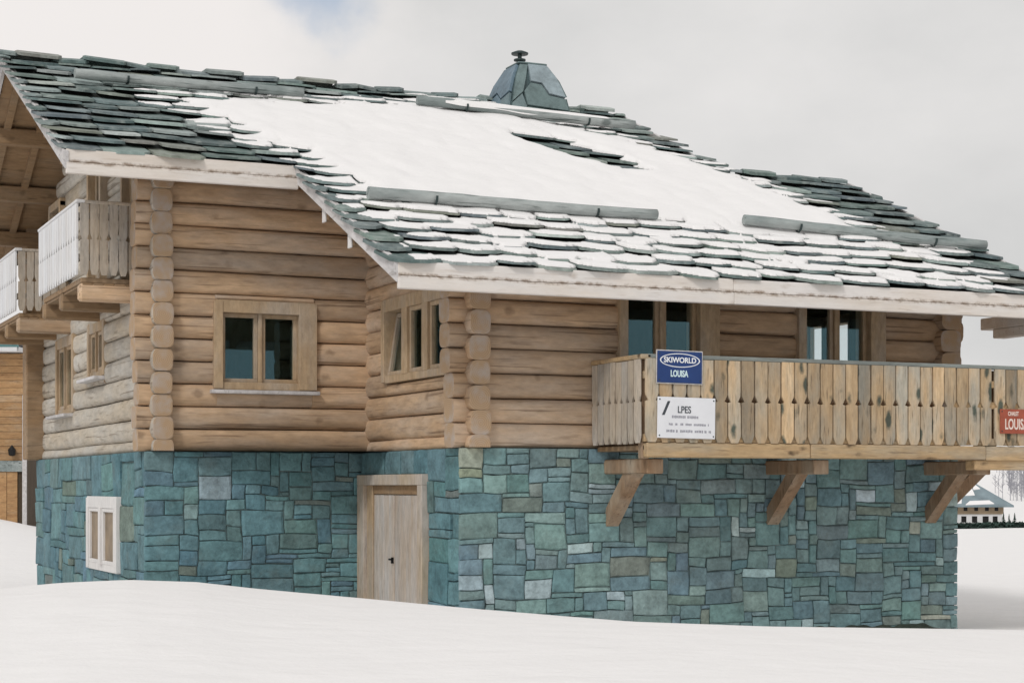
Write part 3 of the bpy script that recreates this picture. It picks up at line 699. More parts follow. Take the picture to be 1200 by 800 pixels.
row = 0; y = YE - .08
while y < YR - .12:
    x0, x1 = xlim(y + .05); x = x0 + (rnd.uniform(-.32, -.22) if row % 2 else 0)
    while x < x1 - .12:
        w_ = rnd.uniform(.44, .74); xa = max(x, x0 + rnd.uniform(-.03, .03)); xb = min(x + w_, x1 + rnd.uniform(-.05, .05))
        if xb - xa > .14:
            yl = y + rnd.uniform(-.045, .045); L_ = min(SP * 1.7, YR - .02 - yl) if y > YR - .8 else SP * 1.75
            if YE2 - .6 < y < YE2 - .1 and xa < RM - .1: pass
            slates.append((xa, xb, yl, L_, rnd.uniform(.085, .14), rnd.uniform(-.02, .02), rnd.uniform(.06, .22), rnd.uniform(.06, .22), rnd.uniform(.06, .15), rnd.uniform(.06, .15)))
        x += w_ + rnd.uniform(.004, .03)
    y += SP; row += 1
def slate_h(sl, X, Y):
    xa, xb, yl, L_, hl, roll = sl[:6]
    return hl * (1 - (Y - yl) / L_) + roll * ((X - xa) / (xb - xa) - .5) + .006
for sl in slates:
    xa, xb, yl, L_, hl, roll, c1, c2, d1, d2 = sl
    i0, i1 = np.searchsorted(GX, [xa, xb]); j0, j1 = np.searchsorted(GY, [yl, yl + L_])
    if i1 <= i0 or j1 <= j0: continue
    X, Y = XX[j0:j1, i0:i1], YY[j0:j1, i0:i1]
    okm = ((X - xa) / c1 + (Y - yl) / d1 > 1) & ((xb - X) / c2 + (Y - yl) / d2 > 1)
    h_ = slate_h(sl, X, Y); win_ = okm & (h_ > H[j0:j1, i0:i1])
    fd = np.minimum(Y - yl, np.minimum(((X - xa) / c1 + (Y - yl) / d1 - 1) * .08, ((xb - X) / c2 + (Y - yl) / d2 - 1) * .08))
    H[j0:j1, i0:i1] = np.where(win_, h_, H[j0:j1, i0:i1]); FD[j0:j1, i0:i1] = np.where(win_, fd, FD[j0:j1, i0:i1]); AM[j0:j1, i0:i1] = np.where(win_, .55 + .45 * rnd.random(), AM[j0:j1, i0:i1])
def slate_build(mb, sl, tint):
    xa, xb, yl, L_, hl, roll, c1, c2, d1, d2 = sl; th = rnd.uniform(.024, .038)
    q = [(xa + c1, yl + rnd.uniform(-.01, .01)), (xb - c2, yl + rnd.uniform(-.01, .01)), (xb, yl + d2), (xb - .01, yl + L_), (xa + .01, yl + L_), (xa, yl + d1)]
    if c1 + c2 > xb - xa - .04: m_ = (xa + xb) / 2; q[0] = (m_ - .02, yl); q[1] = (m_ + .02, yl)
    top = [(x, y, P(y) - .07 + slate_h(sl, x, y)) for x, y in q]; bot = [(x, y, z - th) for x, y, z in top]
    cx, cy = (xa + xb) / 2, yl + L_ / 2
    k = 6; e = .985
    top = [(cx + (x - cx) * e, cy + (y - cy) * e, z + .0) for x, y, z in top]
    mb.add(top + bot, [tuple(range(k)), tuple(range(k, 2 * k))[::-1]] + [(i, (i + 1) % k, k + (i + 1) % k, k + i) for i in range(k)], tint)
def grid_at(A, x, y): return A[min(max(int((y - GY[0]) / GS), 0), A.shape[0] - 1), min(max(int((x - GX[0]) / GS), 0), A.shape[1] - 1)]
vis = []
for sl in slates:
    xa, xb, yl, L_ = sl[:4]; pts = [(xa, yl), (xb, yl), ((xa + xb) / 2, yl), (xa, yl + .3), (xb, yl + .3)]
    deep = min(grid_at(DM, *p) for p in pts)
    if deep > .5: continue                                # wholly under the thick snow: nothing of it shows
    a = proj((xa, yl, P(yl))); b = proj((xb, yl + SP, P(yl + SP)))
    vis.append((abs(b[0] - a[0]) * max(1, abs(a[1] - b[1])), sl))
# ridge caps, laid flat across both ridges
caps = []
def ridge_caps(x0, x1, yr, step=.46):
    x = x0
    while x < x1:
        l_ = rnd.uniform(.40, .72); caps.append((x, min(x + l_, x1 + .1), yr, rnd.uniform(.0, .075), rnd.uniform(-.02, .02))); x += l_ * rnd.uniform(.72, .95)
ridge_caps(-4.62, 6.0, YR); ridge_caps(6.45, 8.3, YW)
def cap_build(mb, cp, tint):
    xa, xb, yr, dz, roll = cp; z = P(yr) + .015 + dz; t = .045
    for s in (-1, 1):
        ya = yr + s * .005; yb = yr + s * rnd.uniform(.20, .30); zb = z - abs(yb - yr) * .34
        poly = [(xa + .06, ya, z - roll), (xb - .03, ya, z + roll), (xb, (ya + yb) / 2, (z + zb) / 2 + roll), (xb - .08, yb, zb + roll), (xa + .07, yb, zb - roll), (xa, (ya + yb) / 2, (z + zb) / 2 - roll)]
        mb.prism(poly, Vector((0, 0, -t)), Vector((0, 0, 0)), tint)
for cp in caps:
    mb = MB(); cap_build(mb, cp, pick(SPAL, (1, 1, 1))); mb.build('ridge_slate', M['slate'], roof)
vis.sort(key=lambda t: -t[0])
for a, sl in vis[:300]:
    mb = MB(); slate_build(mb, sl, pick(SPAL, (1, 1, 1))); mb.build('slate', M['slate'], roof)
if len(vis) > 300:
    mb = MB()
    for a, sl in vis[300:]: slate_build(mb, sl, pick(SPAL, (1, 1, 1)))
    tag(mb.build('slates', M['slate'], roof), kind='stuff')
# back slopes: joined courses, far side only
mb = MB()
for (xa, xb, ya, yb, za) in ((RX0 - .1, RM1 + .2, YR, YBK, P(YR)), (RM1 - .7, RX1 + .05, YW, YWK, P(YW))):
    yy = ya + .05
    while yy < yb:
        x = xa
        while x < xb:
            w_ = rnd.uniform(.5, .8); z = za - SL * (yy - ya) - .03; x2 = min(x + w_, xb)
            mb.hexa([(x, yy, z - .02), (x2, yy, z - .02), (x2, yy + .5, z - SL * .5 + .01), (x, yy + .5, z - SL * .5 + .01), (x, yy, z + .02), (x2, yy, z + .02), (x2, yy + .5, z - SL * .5 + .05), (x, yy + .5, z - SL * .5 + .05)], pick(SPAL, (1, 1, 1))); x += w_ + .02
        yy += .42
tag(mb.build('slates', M['slate'], roof), kind='stuff')

# ---- snow lying on the roof
def blur(A, r):
    for ax in (0, 1):
        for _ in range(2):
            pad = [(0, 0), (0, 0)]; pad[ax] = (r, r); B = np.pad(A, pad, mode='edge'); cs = np.cumsum(B, axis=ax); z = np.zeros_like(np.take(cs, [0], axis=ax)); cs = np.concatenate([z, cs], axis=ax)
            n_ = A.shape[ax]; A = (np.take(cs, range(2 * r + 1, 2 * r + 1 + n_), axis=ax) - np.take(cs, range(0, n_), axis=ax)) / (2 * r + 1)
    return A
edge = sstep(.0, .55, DM)
Hm = H.copy()
for k in (1, 2, 3):
    Hm = np.maximum(Hm, np.maximum(np.roll(H, k, 0), np.roll(H, -k, 0)))
S = (1 - edge) * H + edge * (blur(Hm, 6) * .55 + blur(Hm, 2) * .45 + .012 * fbm(.8, 5))
# thin dusting held by the slates of the lowest courses and along the edge of the thick snow
eavezone = sstep(1.25, .9, YY) * sstep(-1.25, -.55, XX + .35 * fbm(.8, 11)) * sstep(8.5, 6.6, XX + .7 * fbm(.7, 12))
# each slate keeps its own amount of snow
Q = sstep(-.005, .055 , FD + .02 * fbm(.25, 31, 2)) * AM
halo = sstep(-.62, -.02, DM + .25 * fbm(.5, 21))
leftbare = sstep(-.2, -.9, XX + .5 * fbm(.7, 4) - .0) * sstep(1.0, 1.6, YY)
thin = .044 * Q * np.clip(eavezone * (1.15 + 1.1 * fbm(.55, 8)) + halo * (.75 + .7 * fbm(.35, 9)), 0, 1.15)
thin = np.where(thin > .0085, thin, 0)
thin = np.where(DH > -.02, 0, thin)
T = np.maximum(thin, .062 * sstep(-.02, .5, DM))
Zs = S + T
keep = T > .007
mb = MB(); nyv, nxv = XX.shape
PZ = P(YY) - .07 + Zs
fk = keep[:-1, :-1] & keep[1:, :-1] & keep[:-1, 1:] & keep[1:, 1:]
zz = np.stack([Zs[:-1, :-1], Zs[1:, :-1], Zs[:-1, 1:], Zs[1:, 1:]]); jump = zz.max(0) - zz.min(0)
fk &= ~((jump > .031) & (edge[:-1, :-1] < .55))
XL0 = np.where(YY < YE2 - .1, RM - .10, RX0 - .1); XL1 = np.where(YY < YW, RX1 + .05, 6.55)
inb = (XX > XL0) & (XX < XL1) & (YY > YE - .10)
fk &= inb[:-1, :-1] & inb[1:, 1:]
# drop the parts of the lower sheet where no roof lies below
jj, ii = np.nonzero(fk)
v00 = jj * nxv + ii; quads = np.stack([v00, v00 + 1, v00 + nxv + 1, v00 + nxv], 1)
used = np.unique(quads); remap = np.full(nyv * nxv, -1); remap[used] = np.arange(len(used))
verts = np.stack([XX.ravel()[used], YY.ravel()[used], PZ.ravel()[used]], 1)
q2 = remap[quads]
# rim: drop the free edges down so the sheet has thickness
ed = {}
for a, b, c, d in q2.tolist():
    for e in ((a, b), (b, c), (c, d), (d, a)): ed[e] = 1
rim = [e for e in ed if (e[1], e[0]) not in ed]
rv = {}; vlist = verts.tolist(); flist = q2.tolist()
Tf = T.ravel()[used]
for a, b in rim:
    for k in (a, b):
        if k not in rv: rv[k] = len(vlist); x_, y_, z_ = verts[k]; vlist.append((x_, y_ - .004, z_ - min(Tf[k], .06) * .9 - .002))
    flist.append((b, a, rv[a], rv[b]))
me = bpy.data.meshes.new('roof_snow'); me.from_pydata(vlist, [], flist); me.materials.append(M['roofsnow']); me.polygons.foreach_set('use_smooth', [True] * len(me.polygons))
rsn = link('roof_snow', me); tag(rsn, 'broad white sheet of snow lying on the slate roof of the chalet', 'snow', kind='stuff')

# ---- snow guard poles
def pole(x0, y0, x1, y1, r=.075, snow=False):
    up_ = .175 if snow else .135; a = Vector((x0, y0, P(y0) + up_)); b = Vector((x1, y1, P(y1) + up_)); Lg = (b - a).length
    mb = MB(); seg = 12; n_ = int(Lg / .25); rings = []; ph = rnd.uniform(0, 6)
    for i in range(n_ + 1):
        x = Lg * i / n_; k = r * (1.05 - .1 * i / n_) * (1 + rnd.uniform(-.06, .06))
        for j in range(seg): an = 2 * math.pi * j / seg; rings.append((x, math.cos(an) * k + .012 * math.sin(x * 1.3 + ph), math.sin(an) * k + .008 * math.sin(x * 1.7 + ph)))
    fs = [(i * seg + j, i * seg + (j + 1) % seg, (i + 1) * seg + (j + 1) % seg, (i + 1) * seg + j) for i in range(n_) for j in range(seg)] + [tuple(range(seg)), tuple(range(n_ * seg, n_ * seg + seg))]
    mb.add(rings, fs); me = mb.mesh('snow_guard', M['pole']);
    for p in me.polygons: p.use_smooth = len(p.vertices) == 4
    o = link('snow_guard', me, ch); o.location = a; d = (b - a).normalized()
    o.rotation_euler = d.to_track_quat('X', 'Z').to_euler()
    for k in (.22, .78):
        mb = MB(); x = Lg * k; ring = []
        for s_ in range(9):
            an = math.radians(-100 + 200 * s_ / 8 - 90); ring.append((math.cos(an) * (r + .012), math.sin(an) * (r + .012)))
        for (ya, za), (yb, zb) in zip(ring, ring[1:]):
            mb.hexa([(x - .015, ya, za), (x + .015, ya, za), (x + .015, yb, zb), (x - .015, yb, zb), (x - .015, ya * 1.1, za * 1.1), (x + .015, ya * 1.1, za * 1.1), (x + .015, yb * 1.1, zb * 1.1), (x - .015, yb * 1.1, zb * 1.1)])
        mb.build('hook', M['dark_metal'], o)
    if snow:
        mb = MB(); n2 = int(Lg / .08); prev = None; vs = []; fs = []
        for i in range(n2 + 1):
            x = .45 + (Lg - .75) * i / n2; hh = r * (.75 + .45 * abs(mnoise.noise(Vector((x * 1.3, snow, 0))))) * float(sstep(0, .3, x - .45) * sstep(0, .25, Lg - .3 - x)) ; lo = .012 + .05 * mnoise.noise(Vector((x * 1.9, snow, 4)))
            prof = [(-r * .92, lo - .02), (-r * .8, r * .5 + hh * .3), (-r * .2, r * .75 + hh * .55), (r * .6, r * .65 + hh * .5), (r * 1.5, r * .1 + hh * .35), (r * 2.4, -r * .6)]
            vs += [(x, p, q) for p, q in prof]
        k = len(prof); fs = [(i * k + j, i * k + j + 1, (i + 1) * k + j + 1, (i + 1) * k + j) for i in range(n2) for j in range(k - 1)]
        mb.add(vs, fs); mb.build('snow_cap', M['roofsnow'], o, smooth=True)
    return o
pole(-3.42, 6.40, .05, 6.50, .072)
pole(1.95, 6.58, 5.62, 6.20, .075, snow=3.3)
pole(-.78, 1.15, 3.22, 1.05, .074)
pole(4.62, 1.12, 8.32, .66, .07)

# ---- chimney: slabs leaning on a tapered hood
chm = MB(); CX, CY, CZ = 4.24, 7.45, 7.86
prof = [(.60, 0), (.555, .32), (.485, .66), (.385, .93), (.275, 1.13), (.225, 1.19)]
def chp(sx, sy, i, k=1.0): r, z = prof[i]; return (CX + sx * r * k, CY + sy * r * k, CZ + z)
vs = [chp(sx, sy, i, .96) for i in range(6) for sx, sy in ((-1, -1), (1, -1), (1, 1), (-1, 1))]
chm.add(vs, [(i * 4 + j, i * 4 + (j + 1) % 4, i * 4 + 4 + (j + 1) % 4, i * 4 + 4 + j) for i in range(5) for j in range(4)] + [(20, 21, 22, 23)], (.07, .11, .115))
chim = chm.build('chimney', M['metal_slab'], ch)
def face_pt(face, s, t):
    """s in -1..1 across the face, t height"""
    zs = [p[1] for p in prof]; r = float(np.interp(t, zs, [p[0] for p in prof]))
    return {'f': (CX + s * r, CY - r, CZ + t), 'l': (CX - r, CY - s * r, CZ + t), 'r': (CX + r, CY + s * r, CZ + t), 'b': (CX - s * r, CY + r, CZ + t)}[face]
NV = {'f': Vector((0, -1, .35)), 'l': Vector((-1, 0, .35)), 'r': Vector((1, 0, .35)), 'b': Vector((0, 1, .35))}
def slabp(face, pts, tint, o=.03):
    mb = MB(); n = NV[face].normalized()
    # follow the bend of the hood: split the outline at the profile heights
    poly = []
    for i, (s, t) in enumerate(pts):
        s2, t2 = pts[(i + 1) % len(pts)]; m_ = max(1, int(abs(t2 - t) / .18))
        for q in range(m_): f = q / m_; poly.append(face_pt(face, s + (s2 - s) * f, t + (t2 - t) * f))
    c_ = Vector((sum(p[0] for p in poly) / len(poly), sum(p[1] for p in poly) / len(poly), sum(p[2] for p in poly) / len(poly)))
    st = [s for s, _ in pts]; tt = [t for _, t in pts]
    cs, ct = sum(st) / len(st), sum(tt) / len(tt); c_ = Vector(face_pt(face, cs, ct))
    k = len(poly); a = [Vector(p) + n * o for p in poly]; b = [Vector(p) - n * .01 for p in poly]
    mb.add(a + b + [c_ + n * o], [(i, (i + 1) % k, 2 * k) for i in range(k)] + [(i, (i + 1) % k, k + (i + 1) % k, k + i) for i in range(k)], tint)
    mb.build('slab', M['metal_slab'], chim)
slabp('f', [(-.92, .0), (-.35, .0), (-.45, .42), (-.62, .62), (-.93, .45)], (.16, .215, .22), .020)
slabp('f', [(-.93, .48), (-.60, .65), (-.42, 1.15), (-.95, 1.15)], (.145, .20, .20), .035)
slabp('f', [(-.33, .0), (.95, .0), (.95, .36), (-.42, .40)], (.155, .215, .205), .022)
slabp('f', [(-.43, .43), (.95, .39), (.95, .58), (.35, .62), (.15, .80), (-.30, .82), (-.55, .66)], (.14, .195, .195), .034)
slabp('f', [(-.28, .85), (.18, .83), (.38, .65), (.96, .61), (.96, 1.16), (-.40, 1.16)], (.26, .32, .345), .046)
slabp('l', [(-.95, .0), (.2, .0), (.3, .55), (-.2, .7), (-.95, .6)], (.12, .18, .22), .022)
slabp('l', [(.23, .0), (.97, .0), (.97, .62), (.33, .56)], (.13, .185, .20), .03)
slabp('l', [(-.95, .63), (-.2, .73), (.3, .58), (.97, .65), (.95, 1.15), (-.95, 1.15)], (.125, .185, .23), .04)
slabp('r', [(-.97, 0), (.97, 0), (.97, .7), (-.97, .6)], (.10, .15, .15), .024); slabp('r', [(-.97, .63), (.97, .73), (.95, 1.16), (-.95, 1.16)], (.10, .15, .15), .04)
slabp('b', [(-.97, 0), (.97, 0), (.97, .7), (-.97, .6)], (.10, .15, .15), .024); slabp('b', [(-.97, .63), (.97, .73), (.95, 1.16), (-.95, 1.16)], (.10, .15, .15), .04)
mb = MB(); mb.bbox((CX - .265, CY - .265, CZ + 1.18), (CX + .265, CY + .265, CZ + 1.215), .012, (.13, .18, .18)); mb.build('top_slab', M['metal_slab'], chim)
mb = MB(); mb.lathe((CX - .12, CY, CZ + 1.225), [(.035, 0), (.035, .05), (.10, .06), (.10, .085), (.035, .095), (.035, .16), (.14, .165), (.145, .19), (.06, .225), (.03, .23)]); mb.build('cowl', M['dark_metal'], chim)

# ---- balconies
def board_poly(w_, h_, notch=.5):
    """outline of a sawn balcony board: arrow-shaped nick at mid height, pointed nicks at the foot"""
    g_ = .009; a, b = g_, w_ - g_; m_ = h_ * notch; n_ = w_ * .20
    L_ = [(a, h_), (a, m_ + .085), (a + n_ * .15, m_ + .06), (a + n_, m_), (a, m_ - .012), (a, .085), (a + n_ * .35, .05), (a + n_, .0)]
    R_ = [(w_ - x, z) for x, z in L_[::-1]]
    return L_ + R_
BRD = {}
def board_mesh(w_, h_, mat, t=.026):
    k = (round(w_, 3), round(h_, 3), mat)
    if k not in BRD:
        poly = board_poly(w_, h_); pts = [(x - w_ / 2, 0, z) for x, z in poly]; n_ = len(pts); mb = MB()
        # fill by horizontal strips so the nicks stay clean
        vs = [(x, -t, z) for x, _, z in pts] + [(x, 0, z) for x, _, z in pts]; h2 = n_ // 2
        fs = [(i, i + 1, n_ - 2 - i, n_ - 1 - i) for i in range(h2 - 1)]
        mb.add(vs, fs + [tuple(n_ + q for q in f[::-1]) for f in fs] + [(i, n_ + i, n_ + (i + 1) % n_, (i + 1) % n_) for i in range(n_)])
        BRD[k] = mb.mesh('board', M[mat])
    return BRD[k]
def rail_run(parent, p0, p1, z0, h_, n_, mat, out):
    """boards from p0 to p1 (xy); out = rotation about z so local -Y points outwards"""
    p0, p1 = Vector(p0), Vector(p1); w_ = (p1 - p0).length / n_; me = board_mesh(w_, h_, mat)
    for i in range(n_):
        c_ = p0 + (p1 - p0) * ((i + .5) / n_)
        o = link('board', me, parent, (c_.x, c_.y, z0 + rnd.uniform(-.004, .004)), out); o.rotation_euler[1] = rnd.uniform(-.006, .006)
# front balcony
BX0, BX1, BY = 1.76, 9.6, -1.30
mb = MB()
mb.bbox((BX0 + .05, BY + .05, 2.46), (BX1, -.02, 2.52), .008)
bal = mb.build('balcony', M['soffit'], ch); bal['label'] = 'long front balcony of knotty sawn boards'
rail_run(bal, (BX0 + .02, BY), (6.835, BY), 2.555, .985, 27, 'board', 0)
rail_run(bal, (6.875, BY), (BX1, BY), 2.555, .985, 15, 'board', 0)
rail_run(bal, (BX0, -.02), (BX0, BY + .02), 2.54, .985, 8, 'board_grey', -math.pi / 2)
for (a, b) in (((BX0 + .05, BY - .03, 3.54), (BX1, BY + .12, 3.59)), ):
    mb = MB(); mb.bbox(a, b, .01); mb.build('handrail', M['rail'], bal)
mb = MB(); mb.bbox((BX0 - .035, BY - .03, 3.53), (BX0 + .10, -.01, 3.585), .01); mb.build('handrail', M['beam'], bal)
for z, xs_ in ((2.56, BX0 + .03), (3.03, 6.2), (3.30, BX0 + .03)):
    mb = MB(); mb.bbox((xs_, BY + .005, z), (BX1, BY + .07, z + .09), .006); mb.build('rail_batten', M['beam'], bal)
for i, (a, b) in enumerate(((BX0 + .05, 4.08), (4.083, 6.74), (6.745, BX1))):
    mb = MB(); mb.bbox((a, BY - .02 - .012 * (i % 2), 2.375 - .012 * (i == 2)), (b, BY + .14, 2.55), .014); mb.build('edge_beam', M['beam'], bal)
mb = MB(); mb.bbox((6.70, BY + .075, 2.40), (7.0, BY + .2, 3.53), .014); mb.build('post', M['strut'], bal)
for x in (BX0 + .03, ):
    mb = MB(); mb.bbox((x + .0, BY + .075, 2.36), (x + .10, BY + .175, 3.53), .01); mb.build('post', M['strut'], bal)
for x in (2.02, 4.36, 6.86):
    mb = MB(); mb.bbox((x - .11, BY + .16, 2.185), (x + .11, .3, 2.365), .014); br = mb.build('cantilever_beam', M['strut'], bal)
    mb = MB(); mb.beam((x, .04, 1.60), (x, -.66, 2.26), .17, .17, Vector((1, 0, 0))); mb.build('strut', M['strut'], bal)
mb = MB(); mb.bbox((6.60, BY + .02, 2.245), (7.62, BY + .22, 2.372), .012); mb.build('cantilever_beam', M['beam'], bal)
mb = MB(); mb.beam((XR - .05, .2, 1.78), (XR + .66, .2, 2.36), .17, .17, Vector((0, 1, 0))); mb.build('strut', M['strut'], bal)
mb = MB(); mb.bbox((XR - .2, .11, 2.365), (BX1, .29, 2.458), .012); mb.build('cantilever_beam', M['strut'], bal)
# small balconies on the gable side
def gable_balcony(y0, y1, z0, label):
    x = XA - .78; mb = MB()
    mb.bbox((x + .04, y0 + .05, z0 - .10), (XA + .05, y1 - .05, z0 - .03), .008)
    b_ = mb.build('balcony', M['soffit'], ch); b_['label'] = label
    n_ = 6; rail_run(b_, (x + .01, y0), (XA, y0), z0, .95, n_, 'board_grey', 0)
    n2 = int((y1 - y0) / .19); rail_run(b_, (x, y1), (x, y0 + .005), z0, .95, n2, 'board_pale', -math.pi / 2)
    mb = MB(); mb.bbox((x - .04, y0 - .04, z0 + .95), (x + .08, y1, z0 + .995), .01); mb.build('handrail', M['board_pale'], b_)
    mb = MB(); mb.bbox((x + .08, y0 - .04, z0 + .945), (XA, y0 + .08, z0 + .99), .01); mb.build('handrail', M['board_grey'], b_)
    for z in (z0 + .2, z0 + .75):
        mb = MB(); mb.bbox((x + .005, y0 + .03, z), (x + .06, y1 - .03, z + .08), .006); mb.bbox((x + .065, y0 + .004, z), (XA, y0 + .06, z + .08), .006); mb.build('rail_batten', M['board_grey'], b_)
    for k in range(3):
        y = y0 + .12 + (y1 - y0 - .24) * k / 2
        mb = MB(); mb.bbox((x + .02, y - .1, z0 - .34), (XA + .2, y + .1, z0 - .105), .03); mb.build('joist', M['log'] if k == 0 else M['soffit'], b_)
    k = 0; xx = x + .06
    while xx < XA - .1:
        mb = MB(); mb.bbox((xx, y0 + .02, z0 - .135), (xx + .13, y1 - .02, z0 - .102), .004); mb.build('floor_plank', M['soffit'], b_); xx += .142
gable_balcony(4.15, 7.2, 4.84, 'near gable balcony with pale outer boards')
gable_balcony(9.45, 12.2, 4.84, 'far gable balcony with pale outer boards')

# ------------------------------------------------------------------ signs on the balcony
def text_mesh(body, size, mat, name, parent, loc, sx=1.0, bold=0.0, extr=.002):
    cu = bpy.data.curves.new('lettering', 'FONT'); cu.body = body; cu.size = size; cu.extrude = extr; cu.offset = bold; cu.align_x = 'CENTER'; cu.align_y = 'CENTER'
    ob = bpy.data.objects.new('lettering', cu); col.objects.link(ob)
    dg = bpy.context.evaluated_depsgraph_get(); me = bpy.data.meshes.new_from_object(ob.evaluated_get(dg)); bpy.data.objects.remove(ob); bpy.data.curves.remove(cu)
    me.materials.clear(); me.materials.append(M[mat])
    o = link(name, me, parent, loc); o.rotation_euler = (math.pi / 2, 0, 0); o.scale = (sx, 1, 1); return o
def sign(name, x0, x1, z0, z1, mat, label, tilt=0.0, lean=0.0):
    e = empty(name, ((x0 + x1) / 2, BY - .032, z0)); tag(e, label, 'sign'); w_, h_ = x1 - x0, z1 - z0
    e.rotation_euler = (lean, tilt, 0)
    mb = MB(); mb.bbox((-w_ / 2, -.020, 0), (w_ / 2, -.001, h_), .004); mb.build('panel', M[mat], e)
    for sx in (-1, 1):
        for z in (.03, h_ - .03):
            mb = MB(); mb.lathe((0, 0, 0), [(.009, 0), (.009, .004), (.004, .006)], 8); o = mb.build('screw', M['dark_metal'], e); o.location = (sx * (w_ / 2 - .025), -.020, z); o.rotation_euler = (math.pi / 2, 0, 0)
    return e, w_, h_
e, w_, h_ = sign('name_sign', 1.93, 2.53, 3.255, 3.625, 'sign_blue', 'navy blue sign with an oval and white name on the balcony rail', tilt=math.radians(.6))
mb = MB(); n_ = 48
for k in range(n_):
    a0, a1 = 2 * math.pi * k / n_, 2 * math.pi * (k + 1) / n_; pr = []
    for a in (a0, a1):
        for s_ in (1, .945): pr.append((math.cos(a) * .27 * s_, math.sin(a) * .083 * (s_ - .06 * (s_ < 1))))
    (o0, i0_, o1, i1_) = pr
    mb.hexa([(o0[0], -.0225, .265 + o0[1]), (o1[0], -.0225, .265 + o1[1]), (i1_[0], -.0225, .265 + i1_[1]), (i0_[0], -.0225, .265 + i0_[1]), (o0[0], -.02, .265 + o0[1]), (o1[0], -.02, .265 + o1[1]), (i1_[0], -.02, .265 + i1_[1]), (i0_[0], -.02, .265 + i0_[1])])
mb.build('oval', M['ink_white'], e)
text_mesh('SKIWORLD', .088, 'ink_white', 'lettering', e, (0, -.022, .265), .98, .0022)
text_mesh('LOUISA', .105, 'ink_pale', 'lettering', e, (-.01, -.022, .105), .66, .003)
mb = MB(); mb.bbox((-w_ / 2 - .012, -.012, -.014), (w_ / 2 + .012, -.0005, -.001), .002); mb.bbox((-w_ / 2 - .012, -.012, h_ + .001), (w_ / 2 + .012, -.0005, h_ + .014), .002); mb.bbox((-w_ / 2 - .013, -.012, 0), (-w_ / 2 - .001, -.0005, h_), .002); mb.bbox((w_ / 2 + .001, -.012, 0), (w_ / 2 + .013, -.0005, h_), .002); mb.build('border', M['barge'], e)
e, w_, h_ = sign('info_sign', 1.93, 2.71, 2.60, 3.085, 'sign_white', 'white sign with black slash and small grey lines below the blue sign', tilt=math.radians(.8))
mb = MB(); p = [(-.335, -.0225, .27), (-.30, -.0225, .27), (-.225, -.0225, .435), (-.26, -.0225, .435)]; mb.prism(p, Vector((0, 0, 0)), Vector((0, .003, 0))); mb.build('slash', M['ink_dark'], e)
text_mesh('LPES', .115, 'ink_dark', 'lettering', e, (-.035, -.022, .335), .82, .001)
def fake_line(z, x0, x1, hh, mat):
    mb = MB(); x = x0
    while x < x1:
        l_ = rnd.uniform(.012, .03)
        if rnd.random() < .86: mb.box((x, -.0222, z - hh / 2 * rnd.uniform(.7, 1)), (min(x + l_ * .72, x1), -.0195, z + hh / 2 * rnd.uniform(.7, 1)))
        x += l_
    mb.build('small_print', M[mat], e)
fake_line(.252, -.20, .155, .034, 'ink_grey'); fake_line(.165, -.24, .30, .028, 'ink_grey'); fake_line(.085, -.30, .33, .034, 'ink_grey')
e, w_, h_ = sign('red_sign', 6.95, 7.58, 2.715, 3.03, 'sign_red', 'brick red name sign with cream letters near the right end of the balcony', tilt=0)
text_mesh('CHALET', .075, 'ink_cream', 'lettering', e, (-.11, -.022, .255), .62, .002)
text_mesh('LOUISA', .19, 'ink_cream', 'lettering', e, (-.06, -.022, .115), .58, .004)

# ------------------------------------------------------------------ neighbouring chalet, far left
nb = empty('neighbour_chalet'); tag(nb, 'brown timber chalet with snowy eave seen past the left edge of the stone base', 'chalet')
o_ = pix(31, 605, 70); o_.z = 0
XV, YV = RA.copy(), ZA.copy()                          # its front lies square to the view
def nbx(u, v, z): p = o_ + XV * u + YV * v; return (p.x, p.y, z)
def nbox(mb, u0, u1, v0, v1, z0, z1):
    mb.hexa([nbx(u0, v0, z0), nbx(u1, v0, z0), nbx(u1, v1, z0), nbx(u0, v1, z0), nbx(u0, v0, z1), nbx(u1, v0, z1), nbx(u1, v1, z1), nbx(u0, v1, z1)])
mb = MB(); nbox(mb, -10, 0, .06, 8, .2, 7.25); wl = mb.build('wall', M['lining'], nb)
z = 3.05
while z < 7.2:
    mb = MB(); nbox(mb, -10, -.02, 0, .055 + rnd.uniform(0, .01), z, min(z + .27, 7.22)); mb.build('plank', M['plank'], wl); z += .285
mb = MB(); nbox(mb, -10, -.02, -.05, .05, 2.62, 3.04); mb.build('beam', M['pole'], wl)
for u in np.arange(-10, -.5, .42):
    mb = MB(); nbox(mb, u, u + .40, .0, .05, .5, 2.61); mb.build('door_plank', M['plank'], wl)
mb = MB(); nbox(mb, -.14, .02, -.09, .0, .4, 5.6); mb.build('corner_board', M['barge'], wl)
mb = MB(); nbox(mb, -10.6, -.05, -.9, 8.6, 7.26, 7.42); rf = mb.build('roof', M['render'], nb)
mb = MB(); nbox(mb, -10.6, -.05, -.98, -.90, 7.40, 7.66); mb.build('gutter', M['gutter'], rf)
mb = MB(); nbox(mb, -10.6, -.1, -1.0, -.97, 7.24, 7.40); mb.build('fascia_board', M['render'], rf)
mb = MB()
n_ = 20
for i in range(n_):
    u0_, u1_ = -10.6 + 10.5 * i / n_, -10.6 + 10.5 * (i + 1) / n_; h0_ = 7.92 + .06 * math.sin(i * 1.3); h1_ = 7.92 + .06 * math.sin((i + 1) * 1.3)
    mb.hexa([nbx(u0_, -.96, 7.662), nbx(u1_, -.96, 7.662), nbx(u1_, 8.6, 7.662), nbx(u0_, 8.6, 7.662), nbx(u0_, -.90, h0_), nbx(u1_, -.90, h1_), nbx(u1_, 8.6, h1_ + 1.2), nbx(u0_, 8.6, h0_ + 1.2)])
mb.build('snow_cover', M['roofsnow'], rf)
